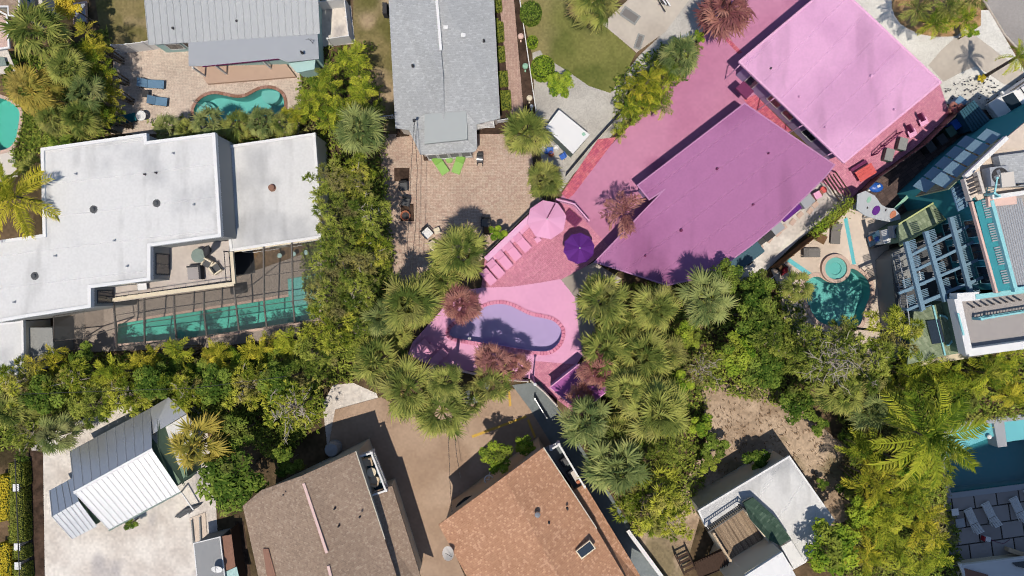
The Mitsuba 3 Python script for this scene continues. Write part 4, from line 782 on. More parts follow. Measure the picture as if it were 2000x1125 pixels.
for x, y in ((1748,408),(1790,366),(1818,346),(1841,311),(1830,362)): part(k, 'post', MB().bar([*W(x, y, 1.2)[:2], 0], W(x, y, 1.2), .1), 'mat_mint')
k = thing('fence', 'tall teal board fence beside the side yard below the white van', 'fence')
for i in range(10):
    f0, f1 = i/10, (i+.97)/10; a, b = W(1860,296), W(1976,209); p, q = a+(b-a)*f0, a+(b-a)*f1
    part(k, 'panel', MB().bar(p+[0, 0, 1.5], q+[0, 0, 1.5], .08, 3.0), 'mat_teal_wall')
panel_fence('dark fence with a white top rail between the shaded side yard and the pink terrace', [(1654,396),(1700,352),(1790,288),(1862,216)], 1.6, 'mat_bronze', th=.05)
panel_fence('dark timber fence along the side path beside the heart shaped pool deck', [(1505,522),(1560,478),(1610,440),(1652,398)], 1.9, 'mat_brown', th=.05)
k = thing('shed', 'dark teal corrugated roofed shed in the shade below the white gravel', 'shed')
part(k, 'wall', MB().prism(SP([(1876,219),(1902,197),(1934,236),(1900,254)], 2), 0, 2.0), 'mat_dark_teal')
panels(k, W(1874,218,2.3), W(1902,195,2.3), W(1898,258,2.1), W(1937,237,2.1), 7, 'mat_dark_teal')
# ------------------------------------------------------------------ plants
def strip_mesh(strips, uv):
    V, F, U, n = [], [], [], 0
    for s, u in zip(strips, uv):
        V.append(s); U.append(u); k = len(s)
        if k == 3: F += [[n, n+1, n+2]]
        elif k == 4: F += [[n, n+1, n+2], [n, n+2, n+3]]
        else: F += [[n, n+1, n+3], [n, n+3, n+2], [n+2, n+3, n+4]]
        n += k
    return trimesh.Trimesh(np.vstack(V), np.array(F), process=False), np.vstack(U)
def fan_frond(seed, tone, droop, n=17, sw=.038, tilt=.55):
    r = rng(seed); st, uv = [], []
    h = np.array([.60, 0, .03])
    st.append(np.array([[0, -.014, 0], [0, .014, 0], [.32, -.011, .04], [.32, .011, .04], h])); uv.append(np.array([[min(1, tone+.35), 0]]*5))
    for i in range(n):
        a = (-1+2*(i+.5)/n)*2.3+r.normal(0, .06); l = (.45-.13*abs(a)/2.3)*r.uniform(.8, 1.12)
        d = np.array([math.cos(a), math.sin(a), 0]); w = np.array([-d[1], d[0], 0]); tw = (tilt if i % 2 else -tilt)+r.uniform(-.3, .3); w = w*math.cos(tw)+np.array([0, 0, math.sin(tw)])
        def P_(t): 
            q = h+d*l*t; x = q[0]-.3; return q+[0, 0, -droop*l*t**2.2-.22*max(0, x)**2]
        tn = np.clip(tone+r.normal(0, .16), 0, 1.35) if tone < 1.4 else tone
        st.append(np.array([P_(0)-w*.012, P_(0)+w*.012, P_(.5)-w*sw*.9, P_(.5)+w*sw*.9, P_(1)])); uv.append(np.array([[tn, 0], [tn, 0], [tn, .5], [tn, .5], [tn, 1]]))
    return strip_mesh(st, uv)
def feather_frond(seed, tone, n=26, droop=.55, ll=.27, lw=.030):
    r = rng(seed); st, uv = [], []
    def R_(t): return np.array([t-.16*t**3, .0, .32*t-droop*t*t])
    side = r.uniform(-.06, .06)
    for i in range(6):
        a, b = R_(i/6), R_((i+1)/6); st.append(np.array([a-[0, .012, 0], a+[0, .012, 0], b+[0, .010, 0], b-[0, .010, 0]])); uv.append(np.array([[min(1, tone+.2), .3]]*4))
    for i in range(n):
        t = .14+.86*(i+r.uniform(.2, .8))/n; b = R_(t); l = ll*(.35+.9*math.sin(math.pi*(.12+.8*t)))*r.uniform(.85, 1.1)
        for s in (-1, 1):
            d = np.array([.62+r.normal(0, .08), s*.9, .16+r.normal(0, .12)]); d /= np.linalg.norm(d); w = np.array([.85, -s*.4, r.uniform(-.35, .35)])*.5
            m = b+d*l*.55; e = b+d*l+[0.03, 0, -.34*l]
            tn = np.clip(tone+r.normal(0, .15), 0, 1.35)
            st.append(np.array([b-w*.012, b+w*.012, m-w*lw, m+w*lw, e])); uv.append(np.array([[tn, .1], [tn, .1], [tn, .5], [tn, .5], [tn, 1]]))
    return strip_mesh(st, uv)
FAN = [fan_frond(10+i, (.1, .3, .45, .6, .8, .25, .55, .95, 1.2, 1.7)[i], (.25, .3, .35, .3, .4, .45, .5, .55, .6, .7)[i]) for i in range(10)]
FINE = [fan_frond(30+i, (.1, .3, .45, .6, .8, .25, .55, .95, 1.2, 1.7)[i], (.3, .35, .4, .35, .5, .5, .6, .65, .7, .8)[i], 25, .026, .5) for i in range(10)]
FEA = [feather_frond(40+i, (.1, .3, .5, .75, 1.0, 1.25)[i], 14, (.45, .55, .6, .7, .65, .8)[i], .25, .042) for i in range(6)]
COC = [feather_frond(60+i, (.2, .4, .7, 1.0, 1.3)[i], 27, (.45, .5, .6, .75, .95)[i], .16, .026) for i in range(5)]
PLY = {}
def frond(key, bank, i, mat, M):
    k = (id(bank), i, mat)
    if k not in PLY: PLY[k] = mikit.ply(bank[i][0], mat, uv=bank[i][1])
    scene[key] = {**PLY[k], 'to_world': T(M)}
def pose(pos, az, el, sc, roll=0.0):
    Rz = trimesh.transformations.euler_matrix(roll, -el, az, 'sxyz'); M = np.eye(4); M[:3, :3] = Rz[:3, :3]*sc; M[:3, 3] = pos; return M
def trunk(t, foot, top, r0, r1, mat='mat_bark'):
    mid = (np.asarray(foot)+top)/2+[0, 0, 0]; part(t, 'trunk', MB().tube([foot, foot*.7+np.asarray(top)*.3, mid*.4+np.asarray(top)*.6, top], [r0, r0*.85, r1*1.05, r1], 7), mat, 50)
def fan_palm(px, py, z, rpx, label, mat='mat_fan_leaf', seed=0, n=34, name='fan_palm', cat='palm tree', group='fan palms', foot=None, tmat='mat_bark', low=-.85, gold=.0):
    r = rng(1000+seed); c = W(px, py, z); R = rpx*S*(H-z)/H*r.uniform(.9, 1.14)
    t = thing(name, label, cat, group)
    f = np.array([c[0]+r.uniform(-.25, .25), c[1]+r.uniform(-.25, .25), 0]) if foot is None else W(*foot)
    trunk(t, f, c-[0, 0, .1*R], .17, .14, tmat)
    low = low+r.uniform(-.25, .3); lean = r.normal(0, .16, 2); n = int(n*r.uniform(1.1, 1.55)); bank = FINE if seed % 5 in (0, 2, 3) else FAN; n = int(n*1.15) if bank is FINE else n
    for i in range(n):
        u = (i+.5)/n; el = 1.35-(1.35-low)*u**.85+r.normal(0, .16); az = i*2.39996+r.normal(0, .3)
        k = int(np.clip(u*8.2+r.normal(0, 1.6)+gold*3, 0, 8)); el += lean[0]*math.cos(az)+lean[1]*math.sin(az)
        if u > .85 and r.random() < .35: k = 9
        frond(numbered(t+'__frond'), bank, k, mat, pose(c+[0, 0, .06*R*(1-u)], az, el, R*(.86+.24*min(1, u*2))*r.uniform(.82, 1.14), r.normal(0, .35)))
    return t
def coconut(px, py, z, rpx, label, mat='mat_feather_leaf', seed=0, n=17, bank=None, foot=None, name='coconut_palm', group='feather leaved palms', tmat='mat_bark', tone=0, low=-.55, top=1.25):
    bank = bank or COC; r = rng(2000+seed); c = W(px, py, z); R = rpx*S*(H-z)/H
    t = thing(name, label, 'palm tree', group); f = np.array([c[0]+r.uniform(-.4, .4), c[1]+r.uniform(-.4, .4), 0]) if foot is None else W(*foot)
    trunk(t, f, c, .16, .11, tmat)
    for i in range(n):
        u = (i+.5)/n; el = top-(top-low)*u+r.normal(0, .1); az = i*2.39996+r.normal(0, .25)
        frond(numbered(t+'__frond'), bank, int(np.clip(u*(len(bank)-.4)+r.normal(0, .8)+tone, 0, len(bank)-1)), mat, pose(c, az, el, R*r.uniform(.9, 1.15), r.normal(0, .3)))
    return t
def areca(px, py, z, rpx, label, mat='mat_feather_leaf', seed=0, stems=5, fr=7, name='areca_palm', group='clumping areca palms', spread=.5):
    r = rng(3000+seed); c = W(px, py, z); R = rpx*S*(H-z)/H; t = thing(name, label, 'palm tree', group)
    for s in range(stems):
        a = s*2.39996+r.uniform(0, .6); d = R*spread*math.sqrt((s+.3)/stems); p = c+[d*math.cos(a), d*math.sin(a), r.uniform(-1.8, .5)]
        part(t, 'stem', MB().tube([[c[0]+.4*d*math.cos(a), c[1]+.4*d*math.sin(a), 0], p], [.07, .05], 5), 'mat_bark')
        for i in range(fr):
            u = (i+.5)/fr; el = 1.15-1.45*u+r.normal(0, .15); az = i*2.39996+a+r.normal(0, .3)
            frond(numbered(t+'__frond'), FEA, int(np.clip(u*4.5+r.normal(0, 1.2), 0, 5)), mat, pose(p, az, el, R*.68*r.uniform(.85, 1.15), r.normal(0, .35)))
    return t
def tuft_crown(seed, lobes=17, per=24, strips=12, ll=.20, flat=.85):
    """wispy crown: sprays of thin needles round the ends of lobes; unit radius"""
    r = rng(seed); st, uv = [], []; ends = []
    for k in range(lobes):
        a = k*2.39996+r.uniform(0, .5); d = .82*math.sqrt((k+.4)/lobes); e = np.array([d*math.cos(a), d*math.sin(a), flat*(r.uniform(-.45, .8)-.5*d)]); ends.append(e)
        rr = r.uniform(.13, .27); tone = r.uniform(.0, .85)
        for j in range(per):
            v = r.normal(size=3); v /= np.linalg.norm(v); v[2] = abs(v[2])*1.1-.35; p = e+v*rr*r.uniform(.45, 1.1)*np.array([1, 1, .8]); tn = np.clip(tone+r.normal(0, .2), 0, 1.3)
            ax = v*.7+np.array([.5*e[0], .5*e[1], .55])+r.normal(0, .25, 3)
            for q in range(strips):
                dd = ax+r.normal(0, .38, 3); dd /= np.linalg.norm(dd); w = np.cross(dd, r.normal(size=3)); w /= np.linalg.norm(w)+1e-9; l = ll*r.uniform(.6, 1.2)
                m = p+dd*l*.5; en = p+dd*l+[0, 0, -.35*l]
                st.append(np.array([p-w*.007, p+w*.007, m-w*.012, m+w*.012, en])); uv.append(np.array([[tn, .1], [tn, .1], [tn, .5], [tn, .5], [tn, 1]]))
    return strip_mesh(st, uv), ends
def leaf_crown(seed, lobes=12, per=170, size=.075, flat=.8, hollow=.55):
    r = rng(seed); st, uv = [], []; ends = []
    for k in range(lobes):
        a = k*2.39996+r.uniform(0, .6); d = .70*math.sqrt((k+.3)/lobes); e = np.array([d*math.cos(a), d*math.sin(a), flat*(r.uniform(-.1, .55)-.45*d)]); ends.append(e); rr = r.uniform(.24, .38); tone = r.uniform(0, .8)
        for j in range(per):
            v = r.normal(size=3); v /= np.linalg.norm(v); v[2] = v[2] if v[2] > -.3 else -v[2]
            p = e+v*rr*(hollow+(1-hollow)*r.random())*np.array([1, 1, .85]); nn = v+r.normal(0, .45, 3)+[0, 0, .35]; nn /= np.linalg.norm(nn)
            x = np.cross(nn, r.normal(size=3)); x /= np.linalg.norm(x)+1e-9; y = np.cross(nn, x); s = size*r.uniform(.6, 1.25); tn = np.clip(tone+r.normal(0, .25), 0, 1.3)
            st.append(np.array([p-x*s, p-y*s*.5-nn*s*.12, p+x*s, p+y*s*.5-nn*s*.12])); uv.append(np.array([[tn, .2], [tn, .5], [tn, 1], [tn, .5]]))
    return strip_mesh(st, uv), ends
PINE = [tuft_crown(80+i) for i in range(4)]
PINE_OPEN = [tuft_crown(90+i, 22, 12, 12, .13) for i in range(2)]
LEAF = [leaf_crown(100+i) for i in range(4)]
BUSH = [leaf_crown(110+i, 6, 110, .13, .6, .6) for i in range(3)]
def crowned(bank, kind, px, py, z, rpx, label, mat, seed=0, cat='tree', group=None, name=None, hz=.75, limbs=True, ry=1.0, tmat='mat_bark', bare=0):
    r = rng(4000+seed); c = W(px, py, z); R = rpx*S*(H-z)/H; i = seed % len(bank); (m, u), ends = bank[i]
    t = thing(name or kind, label, cat, group)
    a = r.uniform(0, 6.28); M = np.eye(4); M[:2, :2] = rot2(a)*R@np.diag([1, 1]); M[0, :2] *= 1.0; M[1, :2] *= ry; M[2, 2] = R*hz*1.2; M[:3, 3] = c
    k = ('c', id(bank), i, mat)
    if k not in PLY: PLY[k] = mikit.ply(m, mat, uv=u)
    scene[numbered(t+'__crown')] = {**PLY[k], 'to_world': T(M)}
    base = np.array([c[0], c[1], 0.0]); fork = base+[0, 0, max(.15, (c[2]-.6*R*hz))]
    if limbs:
        part(t, 'trunk', MB().tube([base, fork], [max(.06, .05*R), max(.05, .04*R)], 7), tmat)
        lb = MB()
        for e in ends: 
            q = M[:3, :3]@e+c; lb.tube([fork, (fork+q)/2+[0, 0, -.05*R], q], [.03*R, .02*R, .008*R], 4)
        for b in range(bare):
            e = ends[int(r.integers(len(ends)))]; p = M[:3, :3]@(e*r.uniform(.5, .95))+c+[0, 0, .25*R]
            d = r.normal(size=3)*[1, 1, .3]; d /= np.linalg.norm(d); l_ = R*r.uniform(.12, .3)
            lb.tube([p, p+d*l_*.5+r.normal(0, .04, 3), p+d*l_], [.022, .018, .008], 4); d2 = d+r.normal(0, .5, 3); lb.tube([p+d*l_*.4, p+d*l_*.4+d2*l_*.5], [.015, .006], 4)
        part(t, 'limb', lb, tmat if not bare else 'mat_dead_branch')
    return t
plain('mat_dead_branch', C(190, 178, 165))
def pine(px, py, z, r, label, seed, mat='mat_pine_leaf', **k): return crowned(PINE, 'feathery_tree', px, py, z, r, label, mat, seed, group='feathery needle leaved trees', **k)
def broad(px, py, z, r, label, seed, mat='mat_broad_leaf', **k): return crowned(LEAF, 'leafy_tree', px, py, z, r, label, mat, seed, **k)
def bush(px, py, z, r, label, seed, mat='mat_broad_leaf', name='shrub', cat='shrub', **k): return crowned(BUSH, name, px, py, z, r, label, mat, seed, cat=cat, limbs=True, **k)

s_ = 0
for row in [
 # px, py, height, radius, material suffix, label, gold
 (75,62,6.5,52,'','large fan palm beside the bare leaning trunk in the top left',.3), (62,178,6,50,'_gold','golden fan palm hanging over the green pool at the left edge',.8),
 (135,132,6,42,'','fan palm between the leaning trunk and the beige patio, top left',0), (168,180,5.5,42,'_grey','fan palm with pale drooping leaves left of the blue sun loungers',0), (160,232,5,42,'','fan palm at the lower left of the beige patio, above the white roof',0), (105,235,5,38,'','shaded fan palm above the upper left corner of the white flat roof',0),
 (702,252,7.5,56,'_grey','tall grey green fan palm left of the grey shingle house',0), (1160,2,5,54,'','dense round fan palm cut off by the top edge on the lawn',.5), (1328,110,6,44,'_grey','grey green fan palm at the top of the palm clump beside the pink driveway',0),
 (1028,262,6.5,50,'','star shaped fan palm left of the white shed',0), (1064,352,5.5,42,'','fan palm below the white shed by the corner of the rose paver patio',0), (897,492,6.5,54,'','large fan palm casting a shadow on the rose paver patio',0),
 (800,590,6.5,56,'','broad fan palm left of the rose coloured fan palm',.1), (862,545,5.5,38,'','fan palm tucked between the patio palm and the rose coloured palm',0), (745,620,6,42,'_grey','grey green fan palm at the right edge of the dark feathery thicket',0),
 (735,705,6,52,'','fan palm left of the shaded loungers below the lilac pool',.2), (798,757,6.5,56,'','upper fan palm of the pair over the tan driveway',.1), (864,803,6.5,52,'','lower fan palm of the pair over the tan driveway',.1), (960,748,4.5,42,'','fan palm just below the white boundary fence of the pink deck',.2), (868,745,10.5,36,'','small fan palm below the left end of the white boundary fence',0),
 (1177,585,6.5,54,'','round fan palm just right of the pink pool deck',.2), (1279,602,6.5,50,'','fan palm between the two round ones below the mauve roof',0), (1380,582,7,54,'_grey','dense dome shaped fan palm right of the others below the mauve roof',.4),
 (1180,682,6,50,'','fan palm right of the lilac pool, above the rose tinted palm',.1), (1255,690,6,52,'','fan palm in the middle of the palm grove right of the lilac pool',0), (1145,822,6.5,56,'_grey','large fan palm below the violet shed',0), (1222,760,7,50,'','fan palm right of the violet shed',0), (1282,800,7,62,'','biggest fan palm of the grove, above the dry soil yard',.15), (1205,908,6.5,58,'_grey','lowest fan palm of the grove, right of the tan shingled house',.1), (1225,640,5.5,38,'','fan palm squeezed between the four palms below the mauve roof',0), (1240,730,5,34,'_gold','small yellowing fan palm in the heart of the grove',.5), (1205,850,5,36,'','fan palm half hidden between the two grey green ones of the grove',0), (770,655,4.5,34,'','small fan palm left of the broad one beside the rose palm',0), (920,775,4.5,30,'','small fan palm over the blue grey apron below the boundary fence',0), (1300,690,5,40,'','fan palm at the right side of the grove, near the bright shrubs',0),
 (390,866,6,62,'_gold','round yellow green fan palm over the cottage in the bottom left',.4),
 (326,250,3,30,'_grey','low fan palm at the lower left of the kidney pool',0), (362,255,2.6,24,'','small fan palm beside the lower left curve of the kidney pool',0), (410,243,2.8,30,'_grey','low fan palm against the lower edge of the kidney pool, left part',0), (462,246,2.8,28,'','low fan palm against the lower edge of the kidney pool, middle part',0), (512,240,2.8,30,'_grey','low fan palm against the lower edge of the kidney pool, right part',0), (552,242,3,28,'','low fan palm below the right end of the kidney pool',.3),
 (70,330,4,32,'','half hidden fan palm at the left end of the white flat roof',.3), (1700,800,5,46,'_grey','grey fan palm left of the big coconut palm',0), (1560,560,4.5,30,'','shaded fan palm at the left corner of the heart pool deck',0), (25,800,5,44,'','fan palm at the left edge of the thicket below the white house',.1), (110,850,4.5,40,'_grey','fan palm at the lower edge of the thicket left of the cottage',0), (1640,765,5,48,'','yellow green fan palm below the bare branched tree',.3)]:
    s_ += 1; fan_palm(row[0], row[1], row[2], row[3], row[5], 'mat_fan_leaf'+row[4], s_, gold=row[6], n=32+(s_*7)%9 if row[3] > 35 else 22)
fan_palm(1416,20,4.5,58,'rose coloured fan palm beside the pink driveway at the top edge','mat_rose_leaf',91,tmat='mat_rose_bark',n=48)
fan_palm(903,596,6,44,'rose coloured fan palm hanging over the left end of the lilac pool','mat_rose_leaf',92,tmat='mat_rose_bark')
fan_palm(1166,722,6,36,'rose coloured fan palm beside the violet shed','mat_rose_leaf',93,tmat='mat_rose_bark')
fan_palm(962,708,4.5,36,'rose coloured fan palm between the lilac pool and the boundary fence','mat_rose_leaf',94,tmat='mat_rose_bark')
fan_palm(1008,716,3.5,30,'small rose and green fan palm left of the slim post','mat_rose_leaf',95,tmat='mat_rose_bark',n=26)
fan_palm(1135,775,4.5,26,'small rose coloured fan palm on the lower edge of the violet shed roof','mat_rose_leaf',96,tmat='mat_rose_bark',n=26)
for i, row in enumerate([
 (28,385,7.5,92,'_gold','big coconut palm with yellow fronds over the left edge of the white roof'), (1808,850,8,118,'_gold','huge coconut palm with yellowing fronds left of the deep teal pool'),
 (1985,112,6,40,'_leaf','thin palm leaning right over the white gravel, right edge of the photo')]):
    coconut(row[0], row[1], row[2], row[3], row[5], 'mat_feather_gold' if i == 0 else 'mat_feather_leaf', i, foot=(1922,150) if i == 2 else None, n=18 if i < 2 else 12)
coconut(1216,417,4,52,'slender rose tinted feather palm against the mauve roof','mat_rose_leaf',9,n=13,bank=FEA,tmat='mat_rose_bark')
for i, (x, y, z, r_, l) in enumerate([(1790,18,4,33,'palm with splayed grey stems at the left of the curved mulch bed'), (1822,48,4,33,'palm at the lower tip of the curved mulch bed'), (1850,15,4.5,33,'palm in the middle of the curved mulch bed'), (1878,40,4,33,'palm at the right side of the curved mulch bed'), (1895,2,4.5,33,'palm at the right end of the curved mulch bed, near the road')]):
    coconut(x, y, z, r_, l, 'mat_feather_leaf' if i % 2 else 'mat_fan_leaf', 20+i, n=14, bank=FEA, foot=(1822+(i-2)*8, 42-i*4))
for i, row in enumerate([
 (610,205,4.5,40,'','areca palm at the right end of the kidney pool'), (640,165,5,42,'','areca palm below the white fenced side yard'), (690,120,5,42,'','areca palm at the top of the tall clump left of the grey shingle house'), (705,175,5,40,'','areca palm in the middle of the clump left of the grey shingle house'), (655,225,5,42,'','areca palm between the kidney pool and the tall grey fan palm'), (575,225,3,30,'_gold','yellow tinged areca palm at the lower right of the kidney pool'), (715,215,4.5,34,'','areca palm touching the tall grey fan palm from above'),
 (1300,140,5,40,'','areca palm just below the grey green fan palm by the pink driveway'), (1262,160,5,42,'_gold','golden tipped areca palm at the left of the clump by the pink driveway'), (1292,190,4.5,40,'','areca palm leaning over the pink driveway'), (1240,205,4,36,'','areca palm by the dark wire fence'), (1215,248,3,22,'','little areca palm at the low end of the clump by the pink driveway'),
 (172,80,5,40,'_gold','orange tinged areca palm by the pale gate frame, top left'), (190,130,4.5,36,'','areca palm along the left edge of the beige patio'), (200,170,4.5,34,'_gold','golden areca palm shading the left edge of the beige patio'), (205,225,4,34,'','areca palm at the lower left corner of the beige patio'),
 (285,705,4,38,'_gold','yellow areca palm at the left end of the row below the lap pool'), (345,690,4.5,38,'','green areca palm second in the row below the lap pool'), (420,695,4.5,40,'_gold','yellow areca palm in the middle of the row below the lap pool'), (505,680,4.5,40,'_gold','bright areca palm below the middle of the lap pool'), (560,672,4.5,36,'','areca palm at the right end of the row below the lap pool'), (95,700,4,36,'_gold','yellow areca palm beside the small screened porch cage'), (220,730,4,40,'','areca palm among the trees below the small screened porch cage'),
 (1720,945,6,60,'_gold','yellow green areca palm at the left of the tropical grove, bottom right'), (1795,970,6,60,'','areca palm in the middle of the tropical grove, bottom right'), (1745,1030,5.5,58,'','areca palm left of the slab terrace'), (1820,1030,5,52,'_gold','yellow areca palm hanging over the slab terrace'), (1770,1095,5,56,'','areca palm at the bottom edge left of the corner house'), (1710,1085,5,50,'_gold','golden areca palm right of the round leafy tree at the bottom'), (1835,1090,4.5,42,'','areca palm in the bottom corner by the slab terrace'), (1835,925,5,42,'','areca palm at the left rim of the deep teal pool'), (1700,880,5.5,50,'','areca palm below left of the huge coconut palm'),
 (1800,730,5,50,'','areca palm below the side wing of the teal house'), (1860,745,5.5,54,'','areca palm in the middle of the hedge above the deep teal pool'), (1930,735,5.5,56,'','areca palm near the right edge above the deep teal pool'), (1985,760,5,48,'_gold','yellow areca palm at the right edge above the deep teal pool'), (1745,780,5,46,'','areca palm above the huge coconut palm'), (1975,705,5,40,'','areca palm under the white balcony at the right edge')]):
    areca(row[0], row[1], row[2], row[3], row[5], 'mat_feather_gold' if row[4] else 'mat_feather_leaf', i, stems=5 if row[3] > 33 else 3)
for i, row in enumerate([
 (640,355,7,44,'','feathery tree reaching over the right part of the white roof'), (690,345,7,44,'','feathery tree below the tall grey fan palm'), (655,425,8,52,'','tall feathery tree in the upper middle of the dark thicket'), (715,420,7.5,48,'','feathery tree left of the shaded patio chairs'), (660,500,8.5,56,'','tallest feathery tree of the thicket beside the screen enclosure'), (722,495,7.5,46,'','feathery tree at the left edge of the rose paver patio'), (640,575,8,52,'','feathery tree hanging over the right end of the lap pool'), (695,570,7.5,46,'','feathery tree in the lower middle of the dark thicket'), (640,645,7.5,54,'','dark feathery tree at the bottom of the thicket'), (690,640,6.5,40,'','feathery tree between the thicket and the grey green fan palm'), (610,700,7,48,'','feathery tree below the right end of the lap pool'),
 (30,745,5,48,'l','light feathery tree at the left end of the green belt'), (85,770,5,50,'','feathery tree second from the left in the green belt'), (140,745,5,46,'l','light feathery tree below the small screened porch cage'), (175,795,5,48,'','feathery tree above the white sand strip by the cottage'), (240,770,5,48,'l','light feathery tree above the cottage roof'), (300,745,5,46,'','feathery tree behind the second areca palm of the row'), (355,765,5,46,'l','light feathery tree above the golden fan palm of the cottage'), (420,750,5.5,48,'','feathery tree in the middle of the green belt'), (480,755,5.5,50,'l','light feathery tree right of the middle of the green belt'), (545,745,6,48,'','feathery tree near the right end of the green belt'),
 (50,850,4.5,44,'','feathery tree at the lower left end of the green belt'), (1265,975,6,78,'l','large yellow green feathery tree right of the tan shingled house'), (1305,1015,5,50,'l','yellow green feathery tree beside the white roof corner'), (1300,880,5,40,'','feathery shrub tree between the palm grove and the dry soil yard'),
 (1655,655,7,40,'','dark feathery tree hanging over the heart shaped pool'), (1750,650,7.5,58,'l','sunlit feathery tree below the pergola'), (1700,720,7,60,'','feathery tree right of the bare branched tree'), (1580,690,7,56,'','feathery tree below the left half of the heart shaped pool'), (1520,660,6.5,50,'','feathery tree left of the heart shaped pool')]):
    if i in (12, 16, 18, 20): broad(row[0], row[1], row[2], row[3], row[5].replace('feathery', 'dark broadleaf'), i, 'mat_broad_leaf', name='leafy_tree'); continue
    pine(row[0], row[1], row[2], row[3], row[5], i, 'mat_pine_light' if row[4] or i in (1, 5, 8) else 'mat_pine_leaf', bare=(0, 5, 0, 9)[i % 4])
for i, (x, y, z, r_, l) in enumerate([(568,800,6.5,72,'open crowned feathery tree with pale branches above the taupe shingled house'), (1630,705,8,80,'wide open tree with bare white branches below the heart shaped pool'), (1375,720,4.5,42,'half bare shrubby tree at the upper end of the dry soil yard')]):
    crowned(PINE_OPEN, 'feathery_tree', x, y, z, r_, l, 'mat_pine_light' if i == 0 else 'mat_pine_leaf', i, group='feathery needle leaved trees', bare=80 if i == 1 else 46)
for i, row in enumerate([
 (452,935,6,78,'','large dark green leafy tree between the cottage and the taupe shingled house'), (455,850,5,45,'','dark leafy tree in the shade above the large one by the cottage'), (968,892,4.5,40,'b','bright green leafy tree at the corner of the tan shingled house'), (1026,872,3.5,25,'b','small bright leafy tree right of the larger one by the tan shingled house'), (1622,1070,6,66,'b','round bright leafy tree at the bottom beside the white roof'), (1092,165,3.5,33,'b','light green leafy tree beside the clipped round shrub and grey gravel'),
 (1480,620,6,58,'','dark leafy tree below the dome shaped fan palm'), (1440,690,5,50,'b','bright leafy tree below the dome shaped fan palm'), (1500,720,5,52,'','leafy tree at the top of the dry soil yard'), (1420,540,5,40,'','shaded leafy tree by the lower corner of the mauve roof'), (1560,790,4,46,'','leafy tree at the right of the dry soil yard'), (1345,655,4.5,32,'b','bright green leafy tree between two fan palms'), (1780,910,5,44,'b','bright leafy tree under the huge coconut palm'), (1690,1000,4.5,40,'b','leafy tree at the left edge of the tropical grove'), (1480,560,5,42,'','dark leafy tree left of the heart pool deck')]):
    broad(row[0], row[1], row[2], row[3], row[5], i, 'mat_broad_bright' if row[4] else 'mat_broad_leaf')
for i, row in enumerate([
 (972,455,2.2,22,'b','bright green shrub by the dark fence of the rose paver patio'), (1395,872,2,34,'','low shrub at the left side of the dry soil yard'), (1370,830,2,30,'b','light shrub above the low one on the dry soil yard'), (1385,905,1.8,26,'b','small light shrub left of the white flat roof'), (1600,830,1.6,26,'','thin shrub at the right of the dry soil yard'), (1480,900,2.2,34,'','shaded shrub behind the white flat roof at the bottom'), (255,1022,1.2,18,'','little round bush in front of the cottage'), (560,905,3,40,'','shrub in the shade above the taupe shingled house'), (1075,360,2,18,'','shrub behind the pink parasol palm'), (1365,72,2.5,16,'b','small bright shrub at the upper end of the palm clump by the pink driveway'),
 (1660,860,2,30,'','brown green shrub at the right edge of the dry soil yard'), (1655,950,2,26,'','shrub along the right side of the dry soil yard'), (1605,945,1.2,16,'','small weed beside the white flat roof'), (1900,60,2,18,'b','bright shrub on the tip of the curved mulch bed'), (1840,28,2,24,'','dark shrub under the palms of the curved mulch bed'), (1875,15,2,22,'b','light shrub under the palms at the right of the curved mulch bed'), (770,668,2,26,'','shrub in the shade between the two left fan palms'), (1230,640,2.5,34,'','shrub filling the palm grove right of the lilac pool'), (1325,745,2.5,36,'b','light shrub right of the biggest fan palm'), (1235,850,2.5,34,'','shrub between the lower fan palms of the grove'), (812,628,2.2,22,'','shrub at the left rim of the pink pool deck'), (120,290,2.5,40,'','shrub at the upper left corner of the white flat roof'), (20,130,2,22,'','shrub below the top left corner porch'), (1880,790,3,50,'','shrub under the palm hedge above the deep teal pool'), (320,720,3,45,'','shrub under the yellow areca palms of the row'), (455,715,3,45,'b','bright shrub under the middle of the areca palm row'), (390,735,3,40,'','shrub in the green belt below the areca palms'), (540,705,3,40,'','shrub below the right half of the lap pool'), (160,700,2.5,36,'','shrub beside the small screened porch cage')]):
    bush(row[0], row[1], row[2], row[3], row[5], i, 'mat_broad_bright' if row[4] else 'mat_broad_leaf', hz=.7)
crowned(LEAF, 'flowering_tree', 130, 8, 4.5, 34, 'golden yellow flowering tree at the top left beside the pale gate frame', 'mat_yellow_leaf', 3)
